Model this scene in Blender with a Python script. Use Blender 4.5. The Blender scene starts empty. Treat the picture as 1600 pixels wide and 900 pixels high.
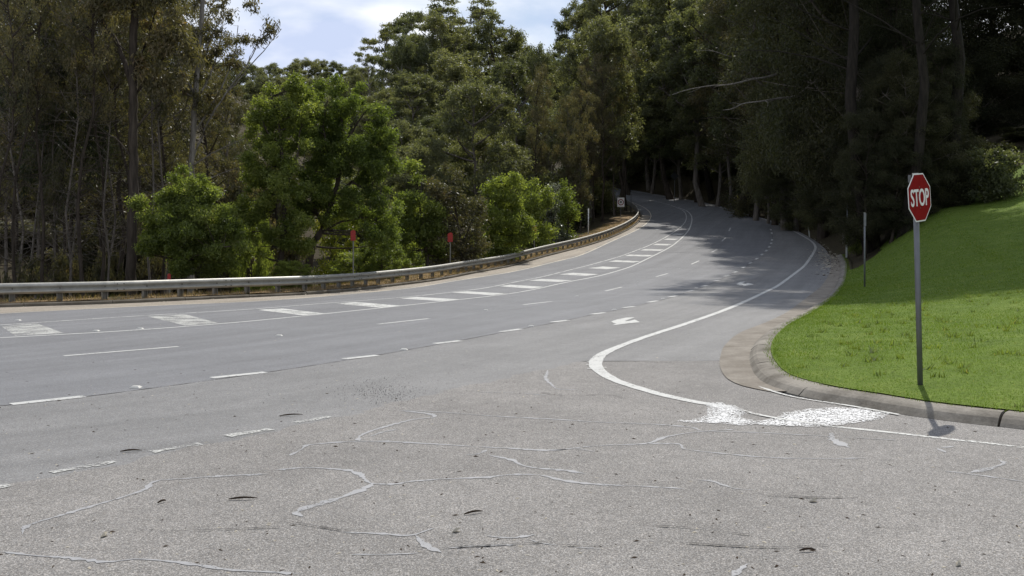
import bpy, math, random
import numpy as np
from mathutils import Vector

# ------------------------------------------------------------------ camera, sky, sun, exposure
SC = bpy.context.scene
COL = SC.collection
FPX, HOR, CAMH = 1500.0, 380.0, 1.8          # focal length in photo pixels, horizon row, eye height
SUN_EL, SUN_AZ = 51.0, 17.0                  # degrees; azimuth from +Y towards +X

cam_d = bpy.data.cameras.new('camera')
cam = bpy.data.objects.new('camera', cam_d); COL.objects.link(cam)
cam.location = (0, 0, CAMH); cam.rotation_euler = (math.radians(90), 0, 0)
cam_d.sensor_width = 36; cam_d.lens = FPX / 1600 * 36
cam_d.shift_y = -(450 - HOR) / 1600
cam_d.clip_start = 0.1; cam_d.clip_end = 4000
SC.camera = cam

world = bpy.data.worlds.new('World'); SC.world = world; world.use_nodes = True
wn, wl = world.node_tree.nodes, world.node_tree.links
wn.clear()
w_out = wn.new('ShaderNodeOutputWorld'); w_bg = wn.new('ShaderNodeBackground')
w_sky = wn.new('ShaderNodeTexSky'); w_sky.sky_type = 'NISHITA'; w_sky.sun_disc = False
w_sky.sun_elevation = math.radians(SUN_EL); w_sky.sun_rotation = math.radians(SUN_AZ)
w_sky.air_density = 1.0; w_sky.dust_density = 0.6; w_sky.ozone_density = 1.5
w_tc = wn.new('ShaderNodeTexCoord'); w_map = wn.new('ShaderNodeMapping')
w_map.inputs['Scale'].default_value = (1.6, 1.6, 4.2)
w_map.inputs['Location'].default_value = (0.35, 0.2, 0.1)
w_n = wn.new('ShaderNodeTexNoise'); w_n.inputs['Scale'].default_value = 1.7
w_n.inputs['Detail'].default_value = 7; w_n.inputs['Roughness'].default_value = 0.55
w_n.inputs['Distortion'].default_value = 0.35
w_r = wn.new('ShaderNodeValToRGB')
w_r.color_ramp.elements[0].position = 0.36; w_r.color_ramp.elements[0].color = (0.12, 0.12, 0.12, 1)
w_r.color_ramp.elements[1].position = 0.62; w_r.color_ramp.elements[1].color = (1, 1, 1, 1)
w_n2 = wn.new('ShaderNodeTexNoise'); w_n2.inputs['Scale'].default_value = 3.1; w_n2.inputs['Detail'].default_value = 5
w_cc = wn.new('ShaderNodeValToRGB')
w_cc.color_ramp.elements[0].position = 0.38; w_cc.color_ramp.elements[0].color = (6.2, 7.1, 9.4, 1)
w_cc.color_ramp.elements[1].position = 0.60; w_cc.color_ramp.elements[1].color = (11.5, 11.6, 11.8, 1)
w_mix = wn.new('ShaderNodeMix'); w_mix.data_type = 'RGBA'
wl.new(w_tc.outputs['Generated'], w_map.inputs['Vector'])
wl.new(w_map.outputs['Vector'], w_n.inputs['Vector']); wl.new(w_map.outputs['Vector'], w_n2.inputs['Vector'])
wl.new(w_n.outputs['Fac'], w_r.inputs['Fac']); wl.new(w_n2.outputs['Fac'], w_cc.inputs['Fac'])
wl.new(w_r.outputs['Color'], w_mix.inputs['Factor'])
wl.new(w_sky.outputs['Color'], w_mix.inputs['A']); wl.new(w_cc.outputs['Color'], w_mix.inputs['B'])
wl.new(w_mix.outputs['Result'], w_bg.inputs['Color'])
w_bg.inputs['Strength'].default_value = 0.095
wl.new(w_bg.outputs['Background'], w_out.inputs['Surface'])

sun_d = bpy.data.lights.new('sun', 'SUN'); sun = bpy.data.objects.new('sun', sun_d); COL.objects.link(sun)
sun_d.energy = 4.0; sun_d.angle = math.radians(0.53); sun_d.color = (1.0, 0.955, 0.88)
e, a = math.radians(SUN_EL), math.radians(SUN_AZ)
SUNV = Vector((math.sin(a) * math.cos(e), math.cos(a) * math.cos(e), math.sin(e)))
sun.rotation_euler = SUNV.to_track_quat('Z', 'Y').to_euler()

SC.view_settings.view_transform = 'Standard'; SC.view_settings.look = 'None'
SC.view_settings.exposure = 0.1; SC.view_settings.gamma = 1.0
SC.view_settings.use_curve_mapping = False
SC.render.engine = 'CYCLES'
SC.cycles.max_bounces = 6; SC.cycles.diffuse_bounces = 3; SC.cycles.glossy_bounces = 2
SC.cycles.transparent_max_bounces = 8; SC.cycles.transmission_bounces = 3
SC.cycles.use_denoising = True

rng = np.random.default_rng(11)
random.seed(5)

# ------------------------------------------------------------------ ground profile and picture geometry
_ky = np.array([-40, 0, 20, 30, 41, 57, 74, 92, 112, 142, 172, 230, 300, 420, 700.])
_kz = np.array([0, 0, 0, -.03, -.08, .42, 1.55, 3.05, 5.05, 8.4, 11.9, 17.5, 26, 42, 60.])
_dy = np.arange(-40, 700, .25)
_dz = np.interp(_dy, _ky, _kz)
_k = np.hanning(33); _k /= _k.sum()
_dz = np.convolve(np.pad(_dz, 16, mode='edge'), _k, mode='valid')
def g(y): return np.interp(y, _dy, _dz)
_ty = np.geomspace(2.5, 172, 6000)
_tv = HOR - FPX * (g(_ty) - CAMH) / _ty
def yv(v, dz=0.0):
    tv = _tv - FPX * dz / _ty
    i = int(np.argmax(tv <= v))
    if tv[i] > v: return 172.0
    if i == 0: return float(_ty[0])
    t = (tv[i-1] - v) / (tv[i-1] - tv[i] + 1e-9)
    return float(_ty[i-1] + t * (_ty[i] - _ty[i-1]))
def P(u, v, dz=0.0):
    y = yv(v, dz); return np.array([(u - 800) / FPX * y, y])
def path(px, dz=0.0): return np.array([P(u, v, dz) for u, v in px])
def resample(p, step):
    p = np.asarray(p, float)
    # Catmull-Rom through the points, then even steps
    q = np.vstack([2*p[0]-p[1], p, 2*p[-1]-p[-2]])
    out = []
    for i in range(1, len(q) - 2):
        t = np.linspace(0, 1, 12, endpoint=False)[:, None]
        a0, a1, a2, a3 = q[i-1], q[i], q[i+1], q[i+2]
        m1 = (a2 - a0) * .5; m2 = (a3 - a1) * .5
        ln = np.linalg.norm(a2 - a1)
        for m in (m1, m2):
            l = np.linalg.norm(m)
            if l > ln: m *= ln / l
        out.append((2*t**3-3*t**2+1)*a1 + (t**3-2*t**2+t)*m1 + (-2*t**3+3*t**2)*a2 + (t**3-t**2)*m2)
    out.append(q[-2][None])
    c = np.vstack(out)
    s = np.r_[0, np.cumsum(np.linalg.norm(np.diff(c, axis=0), axis=1))]
    n = max(2, int(round(s[-1] / step)) + 1)
    ss = np.linspace(0, s[-1], n)
    return np.stack([np.interp(ss, s, c[:, k]) for k in range(c.shape[1])], 1)
def normals(p):
    t = np.gradient(p[:, :2], axis=0); t /= np.linalg.norm(t, axis=1)[:, None] + 1e-9
    return np.stack([t[:, 1], -t[:, 0]], 1), t          # right-hand normal, tangent
def sstep(a, b, x):
    t = np.clip((np.asarray(x, float) - a) / (b - a), 0, 1); return t*t*(3-2*t)

# key paths (traced from the photograph onto the ground surface)
KERB_L = path([(0,480.5),(187,474.5),(293,469.5),(400,464.5),(500,459.5),(611,448),(687,438),(744,427),(845,403.5),
               (889,392),(947,375),(975,363),(997,349),(1003,339),(999,330),(988,322),(972,315),(955,309)])
d0 = KERB_L[0] - KERB_L[1]; d0 /= np.linalg.norm(d0)
KERB_L = np.vstack([KERB_L[0] + d0 * 45, KERB_L[0] + d0 * 15, KERB_L])
KERB_L = resample(KERB_L, .8)
LIP = path([(1600,671.5),(1500,660.5),(1412,648.5),(1337,635),(1285,626.8),(1212,614),(1162,604),(1136,591),(1126,573),
            (1127,556),(1133,541),(1156,521),(1200,503),(1232,487),(1272,457),(1294,432),(1299,413),(1296,399),(1284,384),
            (1262,369),(1236,356.5),(1202,343.5),(1150,328.5),(1104,317),(1072,311.3),(1020,302.5),(990,297.5),(955,293.5)])
FOOT = path([(1600,671),(1500,660),(1412,648),(1337,634.4),(1285,626),(1225,612),(1188,597),(1172,576),(1169,556),(1179,536),
             (1206,514),(1246,494),(1286,468),(1308,440),(1313,415),(1308,400)])
ext = FOOT[0] - FOOT[2]; ext /= np.linalg.norm(ext)
LIP = np.vstack([LIP[0] + ext * 25, LIP[0] + ext * 8, LIP]); FOOT = np.vstack([FOOT[0] + ext * 25, FOOT[0] + ext * 8, FOOT])
LIP = resample(LIP, .3); FOOT = resample(FOOT, .3)
def fn_of_y(p):
    o = np.argsort(p[:, 1]); return lambda y: np.interp(y, p[o, 1], p[o, 0])
XL, XR = fn_of_y(KERB_L), fn_of_y(LIP)
fnrm, _ = normals(FOOT)
BACK = FOOT + fnrm * 0.36
far_edge = LIP[LIP[:, 1] > FOOT[-1, 1] + 3] + np.array([0.35, 0])
_b = np.vstack([BACK, far_edge]); XB = fn_of_y(_b)

def T(x, y):
    x = np.asarray(x, float); y = np.asarray(y, float)
    base = g(y); dl = XL(y) - x; dr = x - XB(y)
    left = .1 - 3.4*sstep(1.4, 15, dl)*(1 - .55*sstep(60, 130, y)) + .34*np.clip(dl - 30, 0, 75)
    yy = np.clip(y - 20, 0, 55)
    right = .105 + .06*dr + .013*np.clip(dr - 3, 0, 15)**2 + .3*np.clip(dr-18, 0, 50) + .052*yy*(1 + .65*(yy/46)**2)*sstep(0, 6, dr)
    z = base - .14
    z = np.where(dl > .05, base + left, z)
    z = np.where(dr > -.02, base + right, z)
    # wooded hill the far road disappears into
    hill = 9*np.exp(-((x + 8)/45)**2)*sstep(165, 235, y)
    return z + hill

# ------------------------------------------------------------------ mesh helpers
def tag(o, label=None, cat=None, group=None, kind=None):
    if label: o['label'] = label
    if cat: o['category'] = cat
    if group: o['group'] = group
    if kind: o['kind'] = kind
    return o
def link(name, me, mat=None, parent=None, smooth=False):
    o = bpy.data.objects.new(name, me); COL.objects.link(o)
    if mat is not None and len(me.materials) == 0: me.materials.append(mat)
    if parent is not None: o.parent = parent
    if smooth and len(me.polygons): me.polygons.foreach_set('use_smooth', np.ones(len(me.polygons), bool))
    return o
def empty(name, loc=(0, 0, 0)):
    o = bpy.data.objects.new(name, None); COL.objects.link(o); o.location = loc; o.empty_display_size = .2
    return o
def mesh(name, v, f):
    me = bpy.data.meshes.new(name); me.from_pydata([tuple(map(float, p)) for p in v], [], [tuple(map(int, q)) for q in f])
    me.update(); return me
def mesh_np(name, v, f, attr=None):
    """v (n,3), f (m,k) constant-size faces, attr per-face float 'tint'"""
    v = np.ascontiguousarray(v, np.float32); f = np.ascontiguousarray(f, np.int32)
    m, k = f.shape
    me = bpy.data.meshes.new(name)
    me.vertices.add(len(v)); me.vertices.foreach_set('co', v.ravel())
    me.loops.add(m*k); me.loops.foreach_set('vertex_index', f.ravel())
    me.polygons.add(m); me.polygons.foreach_set('loop_start', np.arange(0, m*k, k, dtype=np.int32))
    try: me.polygons.foreach_set('loop_total', np.full(m, k, np.int32))
    except Exception: pass
    if attr is not None:
        at = me.attributes.new('tint', 'FLOAT', 'FACE'); at.data.foreach_set('value', np.asarray(attr, np.float32))
    me.update(calc_edges=True); me.validate(); return me
def grid_faces(r, c):
    i = np.arange(r-1)[:, None]*c + np.arange(c-1)[None]
    i = i.ravel(); return np.stack([i, i+1, i+c+1, i+c], 1)
def tubes(segs, sides=7):
    V, F, n = [], [], 0
    th = np.linspace(0, 2*np.pi, sides, endpoint=False)
    for pts, rad in segs:
        pts = np.asarray(pts, float); rad = np.asarray(rad, float)
        t = np.gradient(pts, axis=0); t /= np.linalg.norm(t, axis=1)[:, None] + 1e-9
        ref = np.where(np.abs(t[:, 2:3]) > .9, np.array([[1., 0, 0]]), np.array([[0, 0, 1.]]))
        a_ = np.cross(t, ref); a_ /= np.linalg.norm(a_, axis=1)[:, None] + 1e-9
        b_ = np.cross(t, a_)
        ring = pts[:, None] + rad[:, None, None]*(np.cos(th)[None, :, None]*a_[:, None] + np.sin(th)[None, :, None]*b_[:, None])
        V.append(ring.reshape(-1, 3)); k = len(pts)
        i = np.arange(k-1)[:, None]*sides; j = np.arange(sides)[None]
        A = i + j; B = i + (j+1) % sides
        F.append(np.stack([A, B, B+sides, A+sides], -1).reshape(-1, 4) + n); n += k*sides
    return np.vstack(V), np.vstack(F)
def box(cx, cy, cz, sx, sy, sz, ch=0.0):
    x, y, z = sx/2, sy/2, sz/2
    v = [(cx+i*x, cy+j*y, cz+k*z) for i in (-1, 1) for j in (-1, 1) for k in (-1, 1)]
    f = [(0,1,3,2),(4,6,7,5),(0,4,5,1),(2,3,7,6),(0,2,6,4),(1,5,7,3)]
    return v, f
def joinvf(parts):
    V, F = [], []
    for v, f in parts:
        n = len(V); V += [tuple(p) for p in v]; F += [tuple(i+n for i in q) for q in f]
    return V, F
def prism(poly, z0, z1):
    n = len(poly); v = [(x, y, z0) for x, y in poly] + [(x, y, z1) for x, y in poly]
    f = [tuple(range(n))[::-1], tuple(range(n, 2*n))] + [(i, (i+1) % n, (i+1) % n+n, i+n) for i in range(n)]
    return v, f
def sweep(p, prof, closed_ends=True, zf=None):
    """profile [(offset to the right of travel, height)] swept along path p (xy)"""
    nr, _ = normals(p); zf = zf or (lambda q: g(q[:, 1]))
    z = zf(p); k = len(prof); V = []
    for i in range(len(p)):
        for o_, h_ in prof: V.append((p[i,0]+nr[i,0]*o_, p[i,1]+nr[i,1]*o_, z[i]+h_))
    F = [tuple(q) for q in grid_faces(len(p), k)]
    if closed_ends: F += [tuple(range(k)), tuple(range((len(p)-1)*k, len(p)*k))[::-1]]
    return V, F

# ------------------------------------------------------------------ materials
class NT:
    def __init__(s, name):
        s.m = bpy.data.materials.new(name); s.m.use_nodes = True; s.t = s.m.node_tree; s.t.nodes.clear()
        s.out = s.n('ShaderNodeOutputMaterial')
    def n(s, kind, **kw):
        x = s.t.nodes.new(kind)
        for k, v in kw.items():
            if k in x.inputs.keys(): x.inputs[k].default_value = v
            else: setattr(x, k, v)
        return x
    def l(s, a_, b_): s.t.links.new(a_, b_)
    def noise(s, scale, detail=4, rough=.55, vec=None):
        x = s.n('ShaderNodeTexNoise', Scale=scale, Detail=detail, Roughness=rough)
        if vec is not None: s.l(vec, x.inputs['Vector'])
        return x.outputs['Fac']
    def ramp(s, fac, stops):
        r = s.n('ShaderNodeValToRGB'); els = r.color_ramp.elements
        while len(els) < len(stops): els.new(.5)
        for e_, (p, c) in zip(els, stops):
            e_.position = p; e_.color = (*c, 1) if len(c) == 3 else c
        s.l(fac, r.inputs['Fac']); return r.outputs['Color']
    def mix(s, fac, a_, b_, mode='MIX'):
        x = s.n('ShaderNodeMix', data_type='RGBA', blend_type=mode)
        for sock, val in ((x.inputs['Factor'], fac), (x.inputs['A'], a_), (x.inputs['B'], b_)):
            if isinstance(val, (int, float)): sock.default_value = val
            elif isinstance(val, tuple): sock.default_value = (*val, 1) if len(val) == 3 else val
            else: s.l(val, sock)
        return x.outputs['Result']
    def bsdf(s, color=None, rough=.8, spec=.3, metal=0.0, normal=None):
        b = s.n('ShaderNodeBsdfPrincipled')
        b.inputs['Roughness'].default_value = rough if isinstance(rough, (int, float)) else .5
        if not isinstance(rough, (int, float)): s.l(rough, b.inputs['Roughness'])
        b.inputs['Specular IOR Level'].default_value = spec; b.inputs['Metallic'].default_value = metal
        if isinstance(color, tuple): b.inputs['Base Color'].default_value = (*color, 1)
        elif color is not None: s.l(color, b.inputs['Base Color'])
        if normal is not None: s.l(normal, b.inputs['Normal'])
        return b
    def bump(s, h, strength=.3, dist=.01):
        b = s.n('ShaderNodeBump', Strength=strength, Distance=dist); s.l(h, b.inputs['Height']); return b.outputs['Normal']
    def coord(s): return s.n('ShaderNodeTexCoord').outputs['Object']
    def done(s, sh): s.l(sh, s.out.inputs['Surface']); return s.m

def mat_asphalt(name, base, var, chip, chip_amt, seed, rough=.82, streak=.15):
    t = NT(name); c = t.coord()
    v = t.n('ShaderNodeTexVoronoi', Scale=chip); t.l(c, v.inputs['Vector'])
    bw = t.n('ShaderNodeSeparateColor'); t.l(v.outputs['Color'], bw.inputs['Color'])
    lo = tuple(x*(1-chip_amt) for x in base); hi = tuple(min(1, x*(1+chip_amt)) for x in base)
    col = t.ramp(bw.outputs['Red'], [(0, lo), (.55, base), (.86, hi), (1, tuple(min(1, x*(1+2.3*chip_amt)) for x in base))])
    tone = t.ramp(bw.outputs['Green'], [(0, (1.04, .99, .93)), (1, (.95, .99, 1.05))])
    col = t.mix(.7, col, tone, 'MULTIPLY')
    big = t.ramp(t.noise(.55, 6, .6, c), [(.3, (1-var,)*3), (.7, (1+var,)*3)])
    col = t.mix(1.0, col, big, 'MULTIPLY')
    mid = t.ramp(t.noise(5.0, 5, .6, c), [(.3, (1-var*.6,)*3), (.7, (1+var*.6,)*3)])
    col = t.mix(1.0, col, mid, 'MULTIPLY')
    fine = t.ramp(t.noise(chip*1.7, 2, .6, c), [(.25, (.8,)*3), (.75, (1.2,)*3)])
    col = t.mix(1.0, col, fine, 'MULTIPLY')
    la = t.n('ShaderNodeAttribute', attribute_name='lat'); al = t.n('ShaderNodeAttribute', attribute_name='along')
    cx = t.n('ShaderNodeCombineXYZ'); t.l(la.outputs['Fac'], cx.inputs['X']); t.l(al.outputs['Fac'], cx.inputs['Y'])
    mp = t.n('ShaderNodeMapping'); mp.inputs['Scale'].default_value = (1.1, .035, 1); t.l(cx.outputs[0], mp.inputs['Vector'])
    col = t.mix(1.0, col, t.ramp(t.noise(1.3, 5, .65, mp.outputs['Vector']), [(.3, (1-streak,)*3), (.7, (1+streak,)*3)]), 'MULTIPLY')
    st = t.ramp(t.noise(.9, 8, .75, c), [(.60, (1,)*3), (.78, (1-var*1.6,)*3)])
    col = t.mix(1.0, col, st, 'MULTIPLY')
    h = t.noise(chip*.9, 3, .6, c)
    return t.done(t.bsdf(col, rough, .35, normal=t.bump(h, .35, .005)).outputs[0])
M = {}
M['asphalt_dark'] = mat_asphalt('asphalt_main', (.152, .154, .159), .09, 130, .24, 1)
M['asphalt_mid'] = mat_asphalt('asphalt_lane', (.172, .170, .166), .10, 130, .28, 2)
M['chipseal'] = mat_asphalt('chip_seal', (.188, .179, .167), .15, 160, .52, 3, .88, .05)
M['shoulder'] = mat_asphalt('sandy_shoulder', (.27, .235, .19), .12, 60, .3, 4)

def mat_paint(name, col, wear, sc=26):
    t = NT(name); c = t.coord()
    n1 = t.noise(sc, 5, .7, c); n2 = t.noise(2.2, 3, .5, c)
    s_ = t.n('ShaderNodeMath', operation='ADD'); t.l(n1, s_.inputs[0])
    m_ = t.n('ShaderNodeMath', operation='MULTIPLY'); m_.inputs[1].default_value = .5; t.l(n2, m_.inputs[0]); t.l(m_.outputs[0], s_.inputs[1])
    mask = t.ramp(s_.outputs[0], [(max(0, wear-.05), (0, 0, 0)), (min(1, wear+.05), (1, 1, 1))])
    dirt = t.ramp(t.noise(9, 4, .6, c), [(.3, tuple(x*.8 for x in col)), (.7, col)])
    b = t.bsdf(dirt, .7, .3, normal=t.bump(t.noise(70, 2, .6, c), .4, .004))
    tr = t.n('ShaderNodeBsdfTransparent'); mx = t.n('ShaderNodeMixShader')
    t.l(mask, mx.inputs['Fac']); t.l(tr.outputs[0], mx.inputs[1]); t.l(b.outputs[0], mx.inputs[2])
    return t.done(mx.outputs[0])
M['paint'] = mat_paint('road_paint', (.53, .53, .505), .62)
M['paint_thin'] = mat_paint('road_paint_worn', (.58, .58, .55), .68)
M['paint_old'] = mat_paint('road_paint_faded', (.50, .50, .47), .73, 34)
M['paint_cream'] = mat_paint('edge_paint_cream', (.66, .60, .48), .62)
def mat_spill():
    t = NT('paint_spill'); c = t.coord()
    v = t.n('ShaderNodeTexVoronoi', Scale=75.0); t.l(c, v.inputs['Vector'])
    sp = t.n('ShaderNodeSeparateColor'); t.l(v.outputs['Color'], sp.inputs['Color'])
    at = t.n('ShaderNodeAttribute', attribute_name='tint')
    nz = t.ramp(t.noise(7, 5, .7, c), [(.3, (-.35,)*3), (.7, (.35,)*3)])
    a1 = t.n('ShaderNodeMath', operation='ADD'); t.l(at.outputs['Fac'], a1.inputs[0]); t.l(nz, a1.inputs[1])
    lt = t.n('ShaderNodeMath', operation='LESS_THAN'); t.l(sp.outputs['Red'], lt.inputs[0]); t.l(a1.outputs[0], lt.inputs[1])
    b = t.bsdf((.66, .66, .65), .75, .25, normal=t.bump(v.outputs['Distance'], .5, .006))
    tr = t.n('ShaderNodeBsdfTransparent'); mx = t.n('ShaderNodeMixShader')
    t.l(lt.outputs[0], mx.inputs['Fac']); t.l(tr.outputs[0], mx.inputs[1]); t.l(b.outputs[0], mx.inputs[2])
    return t.done(mx.outputs[0])
M['paint_splat'] = mat_spill()
M['sealant'] = mat_paint('crack_sealant', (.34, .34, .343), .62, 60)
M['crack'] = mat_paint('open_crack', (.045, .042, .040), .70, 30)

def mat_concrete(name, base, stain):
    t = NT(name); c = t.coord()
    col = t.ramp(t.noise(1.6, 7, .65, c), [(.28, stain), (.62, base)])
    col = t.mix(1.0, col, t.ramp(t.noise(30, 5, .7, c), [(.3, (.8,)*3), (.7, (1.15,)*3)]), 'MULTIPLY')
    return t.done(t.bsdf(col, .9, .2, normal=t.bump(t.noise(60, 4, .6, c), .4, .006)).outputs[0])
M['concrete'] = mat_concrete('concrete_kerb', (.27, .248, .212), (.085, .074, .058))
M['gutter'] = mat_concrete('concrete_gutter', (.25, .225, .19), (.14, .12, .095))
M['kerb_dark'] = mat_concrete('mossy_kerb', (.17, .15, .12), (.07, .06, .045))

def mat_ground(name, stops, sc=2.2, bump=.5):
    t = NT(name); c = t.coord()
    col = t.ramp(t.noise(sc, 9, .7, c), stops)
    col = t.mix(1.0, col, t.ramp(t.noise(24, 4, .7, c), [(.25, (.6,)*3), (.75, (1.35,)*3)]), 'MULTIPLY')
    return t.done(t.bsdf(col, .95, .1, normal=t.bump(t.noise(14, 5, .7, c), bump, .05)).outputs[0])
M['forest_floor'] = mat_ground('forest_floor', [(.25, (.025, .022, .014)), (.5, (.06, .048, .03)), (.75, (.045, .055, .022))])
M['lawn'] = mat_ground('lawn_turf', [(.25, (.065, .10, .018)), (.5, (.105, .155, .026)), (.78, (.16, .205, .045))], 1.3, .2)
M['verge'] = mat_ground('dry_verge', [(.25, (.10, .075, .04)), (.5, (.26, .18, .10)), (.72, (.36, .27, .16))], 3.5)

def mat_metal(name, base, rough=.45, metal=.6, rust=.0):
    t = NT(name); c = t.coord()
    col = t.ramp(t.noise(3.5, 6, .6, c), [(.3, tuple(x*.72 for x in base)), (.7, base)])
    if rust: col = t.mix(t.ramp(t.noise(5, 6, .7, c), [(.58, (0,)*3), (.72, (rust,)*3)]), col, (.14, .075, .035))
    return t.done(t.bsdf(col, rough, .5, metal, normal=t.bump(t.noise(25, 3, .5, c), .08, .004)).outputs[0])
M['galv'] = mat_metal('galvanised_rail', (.42, .41, .37), .5, .35, .35)
M['galv_post'] = mat_metal('galvanised_post', (.27, .255, .22), .7, .2, .4)
M['pole'] = mat_metal('sign_pole', (.18, .185, .19), .5, .5, .1)
M['bolt'] = mat_metal('bolt_steel', (.16, .15, .14), .5, .6, .3)
def mat_plain(name, col, rough=.5, spec=.4, var=.12, sc=8):
    t = NT(name); c = t.coord()
    cc = t.ramp(t.noise(sc, 5, .6, c), [(.3, tuple(x*(1-var) for x in col)), (.7, tuple(min(1, x*(1+var)) for x in col))])
    return t.done(t.bsdf(cc, rough, spec).outputs[0])
M['sign_red'] = mat_plain('sign_red', (.225, .004, .007), .6, .08, .14, 9)
M['sign_white'] = mat_plain('sign_white', (.80, .79, .77), .45, .4, .05, 14)
M['sign_back'] = mat_plain('sign_back_grey', (.20, .20, .20), .6, .3, .15, 7)
M['sign_black'] = mat_plain('sign_black', (.02, .02, .02), .5, .3, .1, 9)
M['marker_red'] = mat_plain('marker_red', (.34, .022, .016), .45, .4, .2, 12)
M['white_post'] = mat_plain('white_post', (.62, .62, .58), .6, .3, .2, 10)
M['marker_white'] = mat_plain('raised_marker', (.50, .49, .45), .5, .4, .15, 30)
M['twig'] = mat_plain('dry_twig', (.05, .036, .025), .9, .1, .4, 20)
M['pale_leaf'] = mat_plain('bleached_leaf', (.42, .38, .30), .8, .2, .3, 20)
M['pebble'] = mat_plain('dark_pebble', (.04, .038, .036), .9, .2, .4, 20)

def mat_bark(name, a_, b_):
    t = NT(name); c = t.coord()
    mp = t.n('ShaderNodeMapping'); mp.inputs['Scale'].default_value = (6, 6, .9); t.l(c, mp.inputs['Vector'])
    col = t.ramp(t.noise(1.4, 7, .65, mp.outputs['Vector']), [(.32, a_), (.68, b_)])
    return t.done(t.bsdf(col, .9, .15, normal=t.bump(t.noise(3, 6, .7, mp.outputs['Vector']), .7, .04)).outputs[0])
M['bark_dark'] = mat_bark('bark_dark', (.028, .022, .017), (.090, .072, .056))
M['bark_black'] = mat_bark('bark_black', (.014, .012, .010), (.042, .035, .028))
M['bark_grey'] = mat_bark('bark_grey', (.075, .063, .052), (.23, .20, .17))
M['bark_pale'] = mat_bark('bark_pale', (.13, .115, .095), (.36, .33, .29))

def mat_leaf(name, stops, trans=.35, rough=.42, spec=.45, objvar=.25):
    t = NT(name)
    at = t.n('ShaderNodeAttribute', attribute_name='tint')
    col = t.ramp(at.outputs['Fac'], stops)
    oi = t.n('ShaderNodeObjectInfo')
    ov = t.ramp(oi.outputs['Random'], [(0, (1-objvar, 1-objvar*.8, 1-objvar*1.1)), (.5, (1, 1, 1)), (1, (1+objvar, 1+objvar*.8, 1+objvar*.4))])
    col = t.mix(1.0, col, ov, 'MULTIPLY')
    b = t.bsdf(col, rough, spec)
    tr = t.n('ShaderNodeBsdfTranslucent')
    tcol = t.mix(1.0, col, (1.25, 1.3, .55), 'MULTIPLY'); t.l(tcol, tr.inputs['Color'])
    mx = t.n('ShaderNodeMixShader'); mx.inputs['Fac'].default_value = trans
    t.l(b.outputs[0], mx.inputs[1]); t.l(tr.outputs[0], mx.inputs[2])
    return t.done(mx.outputs[0])
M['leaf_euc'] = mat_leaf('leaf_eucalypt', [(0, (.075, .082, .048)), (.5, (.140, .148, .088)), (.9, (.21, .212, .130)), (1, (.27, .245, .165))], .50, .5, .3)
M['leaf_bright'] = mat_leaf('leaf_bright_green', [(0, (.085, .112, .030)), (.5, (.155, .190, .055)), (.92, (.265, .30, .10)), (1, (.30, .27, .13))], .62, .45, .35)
M['leaf_dark'] = mat_leaf('leaf_dark', [(0, (.027, .030, .017)), (.6, (.052, .053, .030)), (1, (.095, .090, .052))], .32, .6, .15)  # backlit shade of the right wood is put into this dark leaf colour
M['leaf_brown'] = mat_leaf('leaf_brownish', [(0, (.055, .055, .032)), (.5, (.115, .106, .065)), (.85, (.165, .138, .09)), (1, (.23, .15, .09))], .45, .45, .3)  # brown leaves, lightened to stand for sun on the back scrub
M['leaf_mid'] = mat_leaf('leaf_mid_olive', [(0, (.058, .063, .036)), (.6, (.112, .115, .067)), (1, (.19, .18, .108))], .46, .5, .25)  # olive leaf tone between the dark and the eucalypt leaves
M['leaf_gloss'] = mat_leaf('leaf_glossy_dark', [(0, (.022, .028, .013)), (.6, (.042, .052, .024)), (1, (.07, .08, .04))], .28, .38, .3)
M['leaf_pale'] = mat_leaf('leaf_pale_blossom_glare', [(0, (.07, .09, .05)), (.5, (.16, .17, .13)), (1, (.38, .37, .34))], .25)  # pale blossom colour, also painted glare on the fern bush
M['leaf_yellow'] = mat_leaf('leaf_yellow', [(0, (.12, .15, .02)), (.5, (.24, .25, .04)), (1, (.38, .32, .08))], .45)  # yellower and lighter leaf colour than the other bushes
M['grass'] = mat_leaf('grass_blade', [(0, (.070, .120, .014)), (.45, (.120, .185, .024)), (.93, (.185, .25, .045)), (1, (.34, .31, .14))], .45, .55, .2, 0)
M['straw'] = mat_leaf('straw_blade', [(0, (.12, .085, .04)), (.5, (.28, .20, .11)), (.9, (.38, .29, .17)), (1, (.10, .14, .03))], .3, .7, .2, 0)

# ------------------------------------------------------------------ ground sheet, road sheets
rows = np.unique(np.round(np.r_[np.arange(-14, 4, 1.0), np.arange(4, 20, .25), np.arange(20, 80, .5), np.arange(80, 180, 1), np.arange(180, 300, 4), np.arange(300, 561, 10)], 3))
offL = np.r_[-np.geomspace(430, .12, 62)]; offR = np.r_[0.0, np.geomspace(.12, 400, 62)]
V = []
for y in rows:
    xl, xb = XL(y), XB(y)
    xs = np.r_[xl + offL, xl + .02, (xl + xb)/2, xb - .06, xb + offR]
    zz = T(xs, np.full_like(xs, y))
    jit = rng.normal(0, .03, len(xs)); jit[np.abs(xs - (xl+xb)/2) < (xb-xl)/2 + .8] = 0
    d = np.maximum(xl - xs, xs - xb); jit = np.where(d > 4, jit*3, jit)
    jit[(xs > xb) & (y < 70)] *= .25
    V.append(np.stack([xs, np.full_like(xs, y), zz + jit], 1))
V = np.array(V)
lz = (V[..., 0] > XB(V[..., 1]) + .3) & (V[..., 1] < 66); V[..., 2] -= np.where(lz, .12, 0)
ground = link('ground', mesh_np('ground', V.reshape(-1, 3), grid_faces(V.shape[0], V.shape[1])), M['forest_floor'], smooth=True)
tag(ground, 'forest floor of leaf litter and soil under the trees', 'ground', kind='structure')

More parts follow.
